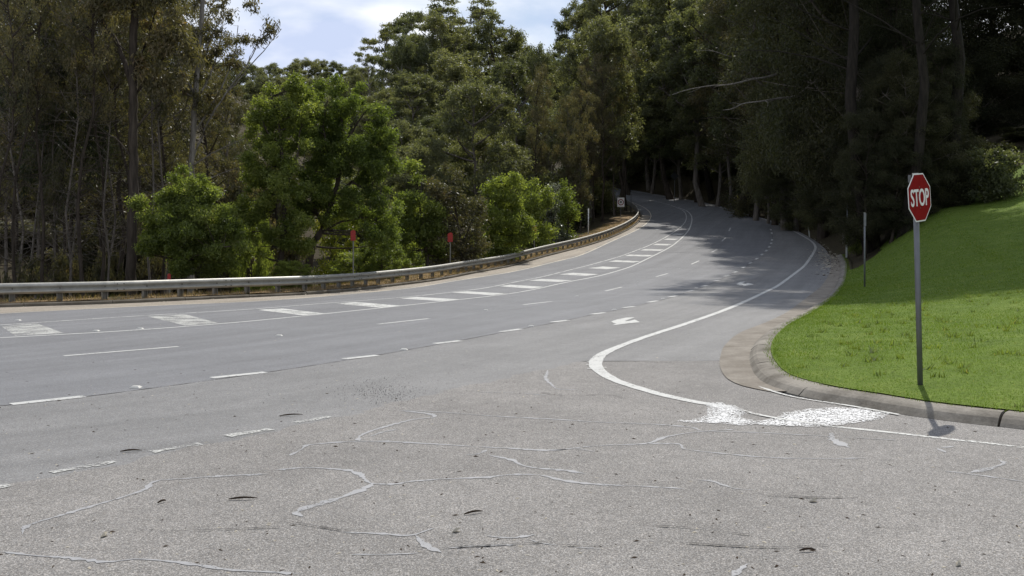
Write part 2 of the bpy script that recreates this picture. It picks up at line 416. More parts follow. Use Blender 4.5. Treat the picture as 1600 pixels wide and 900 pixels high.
# lane-split boundaries of the road sheet
B1 = path([(0,634),(75,627),(330,594),(540,563),(680,539),(785,519.5),(863,505),(925,492),(974,482.5),(1013,473.5),(1046,465.5),
           (1074,456.5),(1097,449),(1133,433),(1163,418),(1190,398),(1203,385),(1207,372),(1204,358)])
d0 = B1[0]-B1[1]; d0 /= np.linalg.norm(d0); B1 = np.vstack([B1[0]+d0*40, B1])
x1_ = fn_of_y(resample(B1, .5)); y1max = B1[:, 1].max()
B2 = path([(0,763),(80,744),(180,726),(310,697),(425,674),(515,655),(600,634),(680,614),(760,597),(850,577),(915,564)])
d0 = B2[0]-B2[1]; d0 /= np.linalg.norm(d0); B2 = np.vstack([B2[0]+d0*30, B2])
x2_ = fn_of_y(resample(B2, .3)); y2max = B2[:, 1].max()
def X1(y): return np.where(y < y1max, x1_(y), x1_(y1max) + (y - y1max)*.35)
_o = np.argsort(B1[:, 1]); _rb = resample(B1, .5); _d = np.gradient(_rb, axis=0); _c = _d[:, 1]/np.linalg.norm(_d, axis=1)
_s = np.r_[0, np.cumsum(np.linalg.norm(np.diff(_rb, axis=0), axis=1))]
KX = X1; KC = lambda y: np.interp(y, _rb[:, 1], _c); KS = lambda y: np.interp(y, _rb[:, 1], _s) + np.clip(y - y1max, 0, 200)
def sheet(name, mat, ys, fa, fb, ncol, dz):
    V = []; tt = np.linspace(0, 1, ncol)
    for y in ys:
        a_, b_ = float(fa(y)), float(fb(y)); b_ = max(b_, a_ + .001)
        xs = a_ + (b_ - a_)*tt; V.append(np.stack([xs, np.full(ncol, y), np.full(ncol, g(y) + dz)], 1))
    V = np.array(V); me = mesh_np(name, V.reshape(-1, 3), grid_faces(len(ys), ncol))
    lat = (V[..., 0] - KX(V[..., 1]))*KC(V[..., 1])
    for nm, vals in (('lat', lat), ('along', KS(V[..., 1]))):
        at = me.attributes.new(nm, 'FLOAT', 'POINT'); at.data.foreach_set('value', np.ascontiguousarray(vals, np.float32).ravel())
    return link(name, me, mat, smooth=True)
yr = np.unique(np.r_[np.arange(-12, 20, .1), np.arange(20, 80, .5), np.arange(80, 171, 1)])
wob = lambda y: .05*np.sin(y*5.1) + .04*np.sin(y*13.7 + 1) + .025*np.sin(y*31)
XLr = lambda y: XL(y) + .0
road = sheet('road', M['asphalt_dark'], yr, XLr, lambda y: min(float(X1(y)) + .015*math.sin(y*7), float(XR(y)) - .02), 31, 0.0)
tag(road, 'dark bluish asphalt of the main road curving uphill', 'road', kind='structure')
lane = sheet('road_lane', M['asphalt_mid'], yr[(yr < y1max + 16)], lambda y: min(float(X1(y)) + .015*math.sin(y*7), float(XR(y)) - .01),
             lambda y: min(float(x2_(y) + wob(y)), float(XR(y))) if y < y2max else float(XR(y)), 21, 0.0)
tag(lane, 'paler grey asphalt turning lane beside the main lanes', 'road', kind='structure')
side = sheet('side_road', M['chipseal'], np.r_[yr[yr < y2max], y2max], lambda y: min(float(x2_(y) + wob(y)), float(XR(y))),
             lambda y: float(XR(y)), 7, 0.0)
tag(side, 'coarse tan grey chip seal of the side road mouth', 'road', kind='structure')

# ------------------------------------------------------------------ painted markings (children of the road they lie on)
def ribbon(name, p, w, mat, parent, dz=.004, step=.35, taper=False, rough=0.0, resmp=True):
    w = np.asarray(w, float)
    q = np.asarray(p, float)
    if resmp:
        if w.ndim: q = np.c_[q, w]
        q = resample(q, step)
        if w.ndim: w = q[:, 2]; q = q[:, :2]
    if w.ndim == 0: w = np.full(len(q), float(w))
    if rough: w = w*(1 + rough*rng.normal(0, 1, len(w)).clip(-1.6, 1.6))
    if rough: q = q + rng.normal(0, 1, q.shape)*(np.abs(w)*.22*rough)[:, None]
    if taper: w = w*np.clip(np.minimum(np.arange(len(w)), np.arange(len(w))[::-1])/2.0, .12, 1)
    nr, _ = normals(q)
    A, B = q - nr*w[:, None]/2, q + nr*w[:, None]/2
    V = np.empty((2*len(q), 3)); V[0::2, :2] = A; V[1::2, :2] = B; V[:, 2] = g(V[:, 1]) + dz
    i = np.arange(len(q)-1)*2
    return link(name, mesh_np(name, V, np.stack([i, i+1, i+3, i+2], 1)), mat, parent)
def quadpaint(name, px, mat, parent, dz=.004, n=4):
    p = path(px); a_, b_, c_, d_ = p          # a-b one short end, c-d the other: a->d , b->c long sides
    V = []
    for t in np.linspace(0, 1, n):
        for s in np.linspace(0, 1, n):
            q = (a_*(1-s)+b_*s)*(1-t) + (d_*(1-s)+c_*s)*t; V.append((q[0], q[1], g(q[1]) + dz))
    return link(name, mesh_np(name, np.array(V), grid_faces(n, n)), mat, parent)

E_LEFT = [(0,490),(160,481.5),(266,476.5),(400,470.7),(519,462),(620,452.5),(698,441),(790,426.5),(849,413.5),(904,399.8),(947,381),
          (985,364),(1009,350),(1017,339),(1015,331.5),(1009,326),(1000,321),(985,315)]
ribbon('edge_line', path(E_LEFT), .10, M['paint_cream'], road)
I_UP = [(0,508),(160,497.3),(267,490.7),(395,483),(495,475),(625,465),(721,454.9),(795,442.7),(845,433),(910,417),(968,400.8),(1000,389),
        (1032,375),(1055.5,361),(1069.5,348.4),(1072.3,337.5),(1068,329.8),(1055.5,323.5),(1040,318.3),(1020,313.5)]
ribbon('centre_line', path(I_UP), .10, M['paint_thin'], road)
I_LO = [(0,528),(160,519.2),(267,512),(390,502),(507,490.4),(640,476.5),(790,459.8),(867,445),(942,429.7),(1000,410),(1040,390),
        (1061.7,375),(1075.7,360),(1081,345.3),(1079.6,336),(1072.6,329.3),(1060,324.2)]
ribbon('centre_line', path(I_LO), .12, M['paint'], road)
for b in [[(2,510.5),(56,505),(100,520.8),(24,524.8)], [(231,494.7),(289,491),(340,504.8),(289,509)],
          [(403,484.4),(440,482),(507,490),(472,492.8)], [(524,474.6),(556,472),(625,477.6),(599,481.3)],
          [(625,466.4),(651,464),(721,468),(696,471)], [(706,457.2),(729,455.3),(793,458.7),(767,461.4)],
          [(780,447.3),(797,444.9),(849,448.2),(832,451)], [(826,438.4),(846,436),(895,438),(875,440.7)],
          [(874,428.9),(895,426.3),(936,428.6),(916,431)], [(919,419),(942,416.4),(970,418.3),(948,420.7)],
          [(951,408.8),(962,406.6),(1001,408.2),(990,410.2)], [(976,399.9),(984,397.8),(1021,398.6),(1013,400.8)],
          [(1000,391.2),(1008,389.2),(1038,390),(1031,392)], [(1019.5,382.8),(1026,380.8),(1050,381.6),(1043,383.5)],
          [(1036.5,374.6),(1043,372.8),(1060,373.3),(1054,375)], [(1050,366.6),(1055,365),(1069,365.2),(1064,367)]]:
    quadpaint('hatch_bar', b, M['paint_old'] if b[0][0] < 300 else M['paint_thin'] if b[0][0] < 600 else M['paint'], road)
for (a_, b_) in [((100,556.3),(278.7,541.6)),((591,506.6),(670.3,497.9)),((817.6,476.2),(862.3,471)),((946,454.8),(972,448.5)),
                 ((1025.5,432.3),(1043.4,427.4)),((1080.4,412.9),(1092.5,407.4)),((1112.2,393.9),(1120.9,389.5)),
                 ((1128,377),(1134,371)),((1139,361),(1141.5,356))]:
    ribbon('lane_dash', path([a_, b_]), .11, M['paint'], road, resmp=False)
for (a_, b_) in [((17.3,632),(132,619.6)),((330.7,590.7),(415,582)),((537.4,561.2),(589.4,555.4)),((679,537.2),(719.4,532.6)),
                 ((782.3,518.6),(814,514.3)),((862.3,503.6),(887.5,500.5)),((924.4,491.2),(945.2,488.6)),((973.5,481),(991.4,479)),
                 ((1012.5,472.4),(1027.5,470)),((1045.7,464.3),(1057.3,462.3)),((1073,455.7),(1084,453.7)),((1096,447.9),(1105.5,446)),
                 ((1116.5,439.2),(1124.3,437.8)),((1132.4,432),(1140,430)),((1146,426),(1152,424)),((1159.5,419),(1164,417)),
                 ((1170.5,412),(1174.5,410)),((1180.5,405.3),(1184.5,403)),((1189,399),(1192,396.5)),((1196,393),(1198.5,390.5)),
                 ((1201,387),(1203,384.6)),((1204.3,381.3),(1205.5,379)),((1206,376),(1206.5,373.8)),((1206,365.5),(1205.6,363.2)),((1205,360),(1204,358))]:
    ribbon('lane_dash', path([a_, b_]), .16, M['paint'], lane, dz=.005, resmp=False)
# wide edge line with its rounded nose, then the worn stop line
ED = [(1140,636,.13),(1101,631,.14),(1069,625,.15),(1032,616.5,.15),(997,606.5,.15),(965,596,.155),(944,585,.17),(932,574,.20),(931,565,.20),(941,554,.18),
      (968,541.5,.155),(1011,525.8,.145),(1069,507,.16),(1126,487,.16),(1166,470.5,.16),(1205,452,.16),(1241,428,.16),(1264,406,.17),(1274,388,.17),
      (1270,379,.16),(1254,368.6,.15),(1229,355.8,.15),(1196,343,.15),(1144,329,.15),(1098,317.5,.14),(1068,312.4,.14),(1017,303.5,.14),(986,298.3,.14)]
ribbon('edge_line', path([(u, v) for u, v, _ in ED]), np.array([w for *_, w in ED]), M['paint'], lane, dz=.006, step=.12, rough=.05)
for (u, v, w_) in [(921,566,9),(919,571,8),(922,577,9),(944,575,8),(926,561,8),(940,582,9)]:
    p = P(u, v); ribbon('paint_scrap', np.array([p - [w_/230, 0], p + [w_/230, .02]]), .05, M['paint_thin'], side, dz=.008, resmp=False)
ribbon('stop_line', path([(1285,665),(1330,669.5),(1400,677),(1470,685),(1540,692.5),(1620,702),(1720,714)]), .075, M['paint_thin'], side, step=.2)
ribbon('gutter_line', path([(1169,557.5),(1171,576),(1180,594),(1202,607.5),(1240,619),(1285,627),(1338,635),(1412,648.5)]) - np.array([.06, .03]), .055, M['paint_thin'], side, dz=.012, step=.15)
# spilled white paint round the stop line
def blob(name, px, mat, parent, dz=.007):
    p = resample(np.vstack([path(px), path(px[:1])]), .05)[:-1]; p = p + rng.normal(0, .015, p.shape)
    st = .025; lo, hi = p.min(0) - st, p.max(0) + st
    gx, gy_ = np.meshgrid(np.arange(lo[0], hi[0], st), np.arange(lo[1], hi[1], st), indexing='ij')
    cx, cy = gx + st/2, gy_ + st/2; ins = np.zeros(gx.shape, bool); dist = np.full(gx.shape, 9.)
    for k in range(len(p)):
        (x0, y0), (x1, y1) = p[k-1], p[k]
        c = ((y0 > cy) != (y1 > cy)) & (cx < (x1-x0)*(cy-y0)/(y1-y0+1e-12) + x0); ins ^= c
        dist = np.minimum(dist, np.hypot(cx-x1, cy-y1))
    I, J = np.where(ins); n = len(I); x, y = gx[I, J], gy_[I, J]
    V = np.empty((n, 4, 3)); V[:, 0] = np.c_[x, y, g(y)+dz]; V[:, 1] = np.c_[x+st, y, g(y)+dz]; V[:, 2] = np.c_[x+st, y+st, g(y+st)+dz]; V[:, 3] = np.c_[x, y+st, g(y+st)+dz]
    return link(name, mesh_np(name, V.reshape(-1, 3), np.arange(4*n).reshape(-1, 4), np.clip(.16 + dist[I, J]*2.6, 0, .54)), mat, parent)
blob('paint_spill', [(1060,659),(1098,652),(1105,640),(1103,630),(1125,630),(1150,636),(1166,645),(1158,653),(1185,660),(1165,665),(1120,662),(1085,661)], M['paint_splat'], side)
blob('paint_spill', [(1168,662),(1215,652),(1230,645),(1265,640),(1310,637),(1352,640),(1388,647),(1372,656),(1335,662),(1290,667),(1240,667),(1200,666)], M['paint_splat'], side, .008)
ribbon('stop_line', path([(1155,641),(1190,650),(1230,657),(1265,662),(1290,665.5)]), .06, M['paint_thin'], side, dz=.010, step=.15)
# faded broken line along the seam
for (a_, b_) in [((-30,768),(15.6,758)),((81,738.8),(180,722)),((236,706.9),(312.5,694)),((355,682),(425,670.6)),((461,661),(515,651.5))]:
    ribbon('faded_dash', path([a_, b_]), .10, M['paint_old'], side, dz=.006, step=.12, rough=.25)
# pavement arrows
for pts in ([(955,502.5),(963,499.8),(978,496.6),(992,496.2),(984,499),(976,501.8),(983,502),(992,499.6),(1000,503.8),(975,506.4),(957,508.8),(963,505.6),(959,505.3)],
            [(1150,444.4),(1156,440.6),(1164.5,440),(1160,443.4),(1165,443.6),(1168.5,442),(1178,444.3),(1169,446),(1160,447.4),(1162,445.8),(1156,445.9)]):
    p = path(pts); V = [(x, y, g(y)+.006) for x, y in p]
    link('lane_arrow', mesh('lane_arrow', V, [tuple(range(len(V)))]), M['paint'], lane)

# crack sealant and open cracks
SEAL = [
 ([(0,862),(60,869),(110,872),(165,878),(220,874),(300,882),(350,890),(395,893),(470,897)], .026),
 ([(35,835),(40,824),(62,815),(95,806),(130,795),(165,785),(205,773),(228,764),(243,752),(290,748),(350,744),(420,741)], .030),
 ([(430,735),(480,731),(540,735),(562,741),(578,755),(612,757),(640,753),(690,749),(760,746),(800,742),(845,743),(880,751),(930,757),(1000,760),(1068,764)], .032),
 ([(582,757),(560,768),(535,777),(510,785),(480,794),(462,802),(475,808)], .055),
 ([(452,712),(472,702),(480,696),(520,692),(560,690),(600,690),(660,693),(740,698),(800,701),(860,704),(930,697),(1010,693),(1040,683),(1090,675),(1150,671)], .030),
 ([(562,690),(562,682),(585,672),(620,662),(650,655),(678,652),(672,647),(620,641)], .035),
 ([(578,682),(600,675),(622,671)], .04),
 ([(630,641),(700,645),(780,651),(860,655),(940,660),(1020,663),(1080,668),(1096,674)], .024),
 ([(728,711),(750,709),(762,702)], .03), ([(762,711),(800,719),(815,727),(840,732),(880,735),(915,741)], .032),
 ([(860,704),(900,702),(930,706)], .02),
 ([(1010,693),(1060,694),(1070,702),(1130,709),(1200,715),(1280,717),(1355,716)], .024),
 ([(1096,674),(1180,676),(1260,680),(1330,684),(1400,688)], .016),
 ([(1300,676),(1300,685),(1310,692),(1328,700)], .05), ([(1470,736),(1500,739),(1545,745),(1600,753)], .02),
 ([(1515,739),(1535,735),(1550,731),(1568,724),(1560,718)], .045), ([(1462,700),(1480,708)], .03), ([(1470,700),(1495,697)], .03),
 ([(1085,750),(1112,752),(1130,758),(1150,764),(1180,766)], .022),
 ([(530,832),(590,834),(640,837),(668,829),(680,825)], .022), ([(648,836),(660,848),(670,856),(690,864)], .035),
 ([(550,867),(600,867),(655,865)], .02), ([(690,858),(750,853),(800,852),(810,849)], .018),
 ([(760,838),(800,841),(835,836)], .03), ([(822,842),(850,850),(870,852)], .018),
 ([(856,578),(853,592),(862,601),(872,608),(900,609)], .035), ([(740,613),(800,614),(858,618)], .02),
 ([(1145,900),(1160,888),(1168,882)], .05), ([(900,856),(940,858)], .02),
]
for px, w in SEAL:
    p = path(px)
    s_ = (1 + .5*np.sin(np.arange(len(p))*2.1 + len(p)))*w
    ribbon('crack_seal', p, s_*1.05, M['sealant'], side, dz=.003, step=.035, taper=True, rough=.42)
for px in [[(430,812),(520,828),(560,832)], [(690,858),(760,854),(860,848)], [(870,853),(960,855)], [(210,828),(270,831),(330,829),(440,825)],
           [(1190,775),(1270,778),(1340,779)], [(1010,822),(1080,826),(1180,838)], [(970,563),(1010,566),(1060,566.5),(1125,567)],
           [(835,612),(880,619),(940,617),(975,622)], [(955,617),(975,623)], [(1240,660),(1270,662),(1295,661)], [(1060,849),(1200,857),(1300,853)]]:
    ribbon('open_crack', path(px), .012, M['crack'], side, dz=.009, step=.04, taper=True, rough=.6)
ribbon('paving_seam', resample(B1, .5) + np.array([0, -.02]), .03, M['crack'], lane, dz=.003, step=.25, rough=.5)
# sandy shoulder between the left kerb and the edge line
sp = path([(u, v) for u, v in E_LEFT[:15]]); kf = fn_of_y(resample(sp, .5))
ys_ = np.arange(yv(490), 112, .5)
sh = sheet('shoulder', M['shoulder'], ys_, lambda y: XL(y) + .01, lambda y: kf(y) - .12 - .1*math.sin(y*1.3), 4, .003)
sh.parent = road

# ------------------------------------------------------------------ kerbs and gutter
kerb = empty('kerb', (0, 0, 0)); tag(kerb, 'rounded concrete kerb between the lawn and the road', 'kerb', kind='structure')
prof = [(.0, -.12), (.0, .002), (.03, .025), (.08, .07), (.13, .098), (.21, .112), (.345, .116), (.36, .095), (.36, -.12)]
sl = np.r_[0, np.cumsum(np.linalg.norm(np.diff(FOOT, axis=0), axis=1))]
start = int(np.argmax(sl > 18)); n_per = 8
i = start
while i < len(FOOT) - 2:
    j = min(i + n_per, len(FOOT) - 1)
    seg = FOOT[i:j+1].copy()
    if len(seg) > 2:
        t0 = (seg[1]-seg[0]); t1 = (seg[-1]-seg[-2])
        seg[0] += t0/np.linalg.norm(t0)*.012; seg[-1] -= t1/np.linalg.norm(t1)*.012
        pr = [(o_, h_ + (rng.normal(0, .003))) for o_, h_ in prof]
        v, f = sweep(seg, pr); link('kerb_block', mesh('kerb_block', v, f), M['concrete'], kerb)
    i = j
# gutter pan: strip between lip and foot
gy = np.arange(11.6, yv(402), .12)
xf = fn_of_y(FOOT)
V, nC = [], 5
for y in gy:
    a_, b_ = float(XR(y)) - .01, float(xf(y)) + .02
    for t in np.linspace(0, 1, nC): V.append((a_+(b_-a_)*t, y, g(y) + .010 - .03*math.sin(t*math.pi*.5)*0 + .004*t))
gut = link('gutter', mesh_np('gutter', np.array(V), grid_faces(len(gy), nC)), M['gutter']); gut.data.polygons.foreach_set('use_smooth', np.ones(len(gut.data.polygons), bool))
tag(gut, 'flat concrete gutter pan curving round the lawn corner', 'gutter', kind='structure')

lk = empty('verge_kerb'); tag(lk, 'low dirty kerb running under the guard rail', 'kerb', kind='structure')
nK = len(KERB_L)
for i in range(30, nK - 1, 3):
    seg = KERB_L[i:min(i+4, nK)].copy()
    if len(seg) < 3: continue
    t0 = seg[1]-seg[0]; t1 = seg[-1]-seg[-2]
    seg[0] += t0/np.linalg.norm(t0)*.008; seg[-1] -= t1/np.linalg.norm(t1)*.008
    dzk = rng.normal(0, .008)
    v, f = sweep(seg, [(-.15, -.2), (-.15, .105+dzk), (-.03, .10+dzk), (0, .07+dzk), (.005, -.1)])
    link('kerb_block', mesh('kerb_block', v, f), M['kerb_dark'], lk)

# lawn and dry verge sheets
ly = np.unique(np.r_[np.arange(-6, 20, .25), np.arange(20, 67, .5)])
V = []; nC = 40
tt = np.r_[0, np.geomspace(.004, 1, nC-1)]
for y in ly:
    xb = float(XB(y)); x1e = xb + 34 if y < 50 else xb + 34
    x0 = xb - .01 if y < 50 else xb + (y-50)*.28 + .25*math.sin(y*1.7)
    xs = x0 + (x1e - x0)*tt; V.append(np.stack([xs, np.full(nC, y), T(xs, np.full(nC, y)) + .02], 1))
V = np.array(V); V[:, 0, 2] -= .0
lawn = link('lawn', mesh_np('lawn', V.reshape(-1, 3), grid_faces(len(ly), nC)), M['lawn'], smooth=True)
tag(lawn, 'bright green mown grass bank behind the stop sign', 'lawn', kind='structure')
vy = np.arange(3, 112, .5); V = []
for y in vy:
    xl = float(XL(y)); cs = np.linspace(.17, 2.4 + .5*math.sin(y*.9), 7)
    xs = xl - cs*1.25; V.append(np.stack([xs, np.full(7, y), np.where(cs < 1.6, g(y)+.10, T(xs, np.full(7, y))) + .02 + rng.normal(0, .012, 7)], 1))
V = np.array(V); verge = link('verge', mesh_np('verge', V.reshape(-1, 3), grid_faces(len(vy), 7)), M['verge'], smooth=True)
tag(verge, 'strip of dry straw and dead leaves under the guard rail', 'verge', kind='structure')

def patch(xy):
    x, y = xy[:, 0], xy[:, 1]
    return .5 + .13*np.sin(x*1.1 + 1.7*np.sin(y*.6)) + .10*np.sin(y*1.1 + 2*np.sin(x*.8 + 1)) + .10*np.sin(x*3.1 + y*2.3) + .08*np.sin(x*5.3 - y*1.9)
def blades(name, xy, z, h, w, mat, lean=.5, tip=None):
    n = len(xy); az = rng.uniform(0, 2*np.pi, n); h = h*rng.uniform(.55, 1.3, n)*(.65 + .7*patch(xy)); w = w*rng.uniform(.7, 1.3, n)
    la = rng.uniform(0, 2*np.pi, n); lm = rng.uniform(0, lean, n)*h
    base = np.c_[xy, z]
    sx = np.c_[np.cos(az)*w/2, np.sin(az)*w/2, np.zeros(n)]
    V = np.empty((n, 3, 3)); V[:, 0] = base - sx; V[:, 1] = base + sx
    V[:, 2] = base + np.c_[np.cos(la)*lm, np.sin(la)*lm, h]
    return link(name, mesh_np(name, V.reshape(-1, 3), np.arange(3*n).reshape(-1, 3), np.where(rng.random(n) > .965, 1.0, np.clip(.55*patch(xy) + .4*rng.random(n), 0, .93))), mat)
# lawn blades: dense near, sparser and larger away
pts = []
for (ya, yb, n, xm) in [(6.5, 14, 110000, 9), (14, 24, 110000, 14), (24, 40, 90000, 17), (40, 64, 60000, 24)]:
    y = rng.uniform(ya, yb, n); x = XB(y) + .02 + rng.random(n)**1.25*xm
    keep = (x/np.maximum(y, 1) < .60) & ((y < 50) | (x > XB(y) + (y-50)*.28)); pts.append((np.c_[x, y][keep], ya))
xy = np.vstack([p for p, _ in pts]); sc_ = np.concatenate([np.full(len(p), ya) for p, ya in pts])
gm = blades('lawn_grass', xy, T(xy[:, 0], xy[:, 1]) + .005, .026 + .0007*sc_, .006 + .0006*sc_, M['grass'], 1.3)
tag(gm, 'short green grass blades covering the lawn', 'grass', kind='stuff')
# ragged grass fringe along the kerb
i_ = rng.integers(0, len(BACK)-1, 18000); fr = BACK[i_] + (BACK[i_+1]-BACK[i_])*rng.random((18000, 1)) + fnrm[i_]*rng.uniform(-.10, .14, (18000, 1))
gm2 = blades('grass_fringe', fr, g(fr[:, 1]) + .09, .07, .008, M['grass'], 1.2); tag(gm2, 'ragged longer grass fringe along the kerb top', 'grass', kind='stuff')
n = 26000; y = rng.uniform(14, 100, n)**1.0; x = XL(y) - (.2 + rng.random(n)**1.5*2.6)*1.25
sm = blades('dry_grass', np.c_[x, y], T(x, y)*0 + np.where(XL(y)-x < 2, g(y)+.1, T(x, y)), .14, .018, M['straw'], 1.4)
tag(sm, 'dry straw coloured grass and dead leaves under the rail', 'grass', kind='stuff')

wy = rng.uniform(8, 24, 260); wx = XB(wy) + .2 + rng.random(260)*9
wl_ = blades('lawn_weeds', np.repeat(np.c_[wx, wy], 14, 0) + rng.normal(0, .05, (260*14, 2)), np.repeat(T(wx, wy), 14) + .01, .085, .022, M['leaf_bright'], 1.6)
tag(wl_, 'darker broadleaf weeds dotted over the lawn', 'weeds', kind='stuff')
# ------------------------------------------------------------------ guard rail
rail = empty('guard_rail', (0, 0, 0)); tag(rail, 'long weathered steel guard rail on posts along the left roadside', 'guard rail')
nr, tg = normals(KERB_L)
RP = resample(KERB_L - nr*.42, .42)
# travel direction is away from the camera: road side is to the right of travel
W = [(0, .668), (.03, .662), (.06, .645), (.085, .605), (.085, .57), (.03, .53), (.005, .505), (.03, .48), (.085, .44), (.085, .405), (.035, .37), (.02, .355), (0, .35)]
Wp = W + [(o_-.012, h_) for o_, h_ in W[::-1]]
sr = np.r_[0, np.cumsum(np.linalg.norm(np.diff(RP, axis=0), axis=1))]
i0 = int(np.argmax(RP[:, 1] > 8)); per = 9; rnr, rtg = normals(RP)
post_me = None
pv = joinvf([box(-.06, 0, .22, .012, .15, .72), box(-.005, .07, .22, .10, .012, .72), box(-.005, -.07, .22, .10, .012, .72), box(.0, 0, .50, .10, .11, .22)])
post_me = mesh('rail_post', *pv); post_me.materials.append(M['galv_post'])
bolt_v, bolt_f = prism([(.022*math.cos(t), .022*math.sin(t)) for t in np.linspace(0, 2*np.pi, 9)[:-1]], 0, .018)
bolt_me = mesh('rail_bolt', [(z_, x_, y_) for x_, y_, z_ in bolt_v], bolt_f); bolt_me.materials.append(M['bolt'])
for i in range(i0, len(RP) - 1, per):
    seg = RP[i:min(i+per+1, len(RP))]
    if len(seg) < 3: continue
    sag = rng.normal(0, .008, len(seg))
    v, f = sweep(seg, Wp, True, zf=lambda q: g(q[:, 1]))
    o = link('rail_beam', mesh('rail_beam', v, [tuple(q) for q in f]), M['galv'], rail)
    # close the loop between last and first profile column
    k = len(Wp); me = o.data
    # overlap splice plate at each joint
    s2 = RP[max(i-1, 0):i+1]
    if len(s2) == 2:
        c_ = (s2[1]); d_ = rtg[i]
        sp_ = np.array([c_ - d_*.16, c_, c_ + d_*.16])
        v, f = sweep(sp_, [(o_+.004, h_) for o_, h_ in W] + [(o_-.016, h_) for o_, h_ in W[::-1]])
        sp = link('rail_splice', mesh('rail_splice', v, f), M['galv'], rail)
        for dd in (-.1, .1):
            for hh in (.588, .422):
                b = link('bolt', bolt_me, None, sp); q = c_ + d_*dd + rnr[i]*.087
                b.location = (q[0], q[1], g(q[1]) + hh); b.rotation_euler[2] = math.atan2(rnr[i,1], rnr[i,0])
for i in range(i0 + 2, len(RP) - 1, 3):
    p = link('post', post_me, None, rail); q = RP[i] - rnr[i]*.06
    p.location = (q[0], q[1], g(q[1]) + rng.normal(0, .012)); p.rotation_euler = (rng.normal(0, .02), rng.normal(0, .02), math.atan2(rnr[i,1], rnr[i,0]))
    b = link('bolt', bolt_me, None, p); b.location = (.09, 0, .505)

# ------------------------------------------------------------------ signs, posts and markers
def text_mesh(txt, size, sx, bold, ext=.002):
    cu = bpy.data.curves.new('t', 'FONT'); cu.body = txt; cu.size = size; cu.align_x = 'CENTER'; cu.align_y = 'CENTER'
    cu.offset = bold; cu.extrude = ext; cu.resolution_u = 6
    ob = bpy.data.objects.new('t', cu); COL.objects.link(ob)
    dg = bpy.context.evaluated_depsgraph_get(); dg.update()
    me = bpy.data.meshes.new_from_object(ob.evaluated_get(dg)); bpy.data.objects.remove(ob); bpy.data.curves.remove(cu)
    me.transform(__import__('mathutils').Matrix.Diagonal((sx, 1, 1, 1))); me.materials.clear(); return me
def upright(me):         # xy drawing -> xz plane facing -Y
    me.transform(__import__('mathutils').Matrix.Rotation(math.radians(90), 4, 'X')); return me
def cyl(r, z0, z1, n=14, r1=None):
    r1 = r if r1 is None else r1
    a_ = [(r*math.cos(t), r*math.sin(t), z0) for t in np.linspace(0, 2*np.pi, n+1)[:-1]]
    b_ = [(r1*math.cos(t), r1*math.sin(t), z1) for t in np.linspace(0, 2*np.pi, n+1)[:-1]]
    return a_+b_, [tuple(range(n))[::-1], tuple(range(n, 2*n))] + [(i, (i+1) % n, (i+1) % n+n, i+n) for i in range(n)]

sy = 11.05; sx_ = (1438-800)/FPX*sy
stop = empty('stop_sign', (sx_, sy, float(T(sx_, sy)) - .02)); tag(stop, 'red octagonal STOP sign on a grey steel pole in the lawn', 'sign')
PX = FPX/sy; plate_h = 75/PX; pole_h = 336/PX
lean = -8/336
link('pole', mesh('pole', *cyl(.031, -.2, pole_h - .03)), M['pole'], stop, True)
link('pole_cap', mesh('pole_cap', *cyl(.034, pole_h - .03, pole_h)), M['galv'], stop, True)
stop.rotation_euler = (0, math.atan(lean), 0)
stop.location.z += .0
def octagon(r): return [(r*math.cos(math.radians(22.5+45*k)), r*math.sin(math.radians(22.5+45*k))) for k in range(8)]
R8 = plate_h/2/math.cos(math.radians(22.5))
phi = math.radians(41.5)
nrm = Vector((math.sin(phi), -math.cos(phi), 0))
plate = empty('plate')
bpy.data.objects.remove(plate)
v, f = prism(octagon(R8), -.003, .0)
plate = link('sign_plate', upright(mesh('sign_plate', v, f)), M['sign_white'], stop)
plate.location = nrm*.045 + Vector((0, 0, pole_h - plate_h/2 - .005)); plate.rotation_euler = (math.radians(0), math.radians(-4.0), phi)
v, f = prism(octagon(R8*.945), .0005, .0025)
link('red_face', upright(mesh('red_face', v, f)), M['sign_red'], plate)
tm = text_mesh('STOP', plate_h*.42, .74, .003)
xs_ = np.array([q.co[0] for q in tm.vertices]); ys__ = np.array([q.co[1] for q in tm.vertices])
kx = plate_h*.80/(xs_.max()-xs_.min()); ky = plate_h*.36/(ys__.max()-ys__.min())
tm.transform(__import__('mathutils').Matrix.Translation((-(xs_.max()+xs_.min())/2, -(ys__.max()+ys__.min())/2, 0)))
tm.transform(__import__('mathutils').Matrix.Diagonal((kx, ky, 1, 1))); tm.transform(__import__('mathutils').Matrix.Translation((0, 0, .0045)))
link('lettering', upright(tm), M['sign_white'], plate)
for hz in (.12, -.12):
    v, f = box(0, .022, hz, .18, .03, .03); link('bracket', mesh('bracket', v, f), M['galv'], plate)
for hz in (.12, -.12):
    v, f = prism([(.008*math.cos(t), .008*math.sin(t)) for t in np.linspace(0, 2*np.pi, 9)[:-1]], .002, .006)
    b = link('bolt', upright(mesh('bolt', v, f)), M['bolt'], plate); b.location = (0, 0, hz)
# back-to-back street blade seen edge-on at the top of the pole
v, f = box(-.055, .03, pole_h - .06, .03, .012, .085); link('clamp', mesh('clamp', v, f), M['pole'], stop)

def at_px(u, v, Y):        # world point at depth Y
    return (u-800)/FPX*Y, Y, CAMH - (v-HOR)*Y/FPX
def pole_thing(name, u, vtop, Y, r, label, cat, mat, base=None, group=None):
    x = (u-800)/FPX*Y; zb = float(T(x, Y)) if base is None else base
    zt = at_px(u, vtop, Y)[2]
    o = empty(name, (x, Y, zb)); tag(o, label, cat, group)
    link('post', mesh('post', *cyl(r, -.3, zt - zb)), mat, o, True); return o, zt - zb
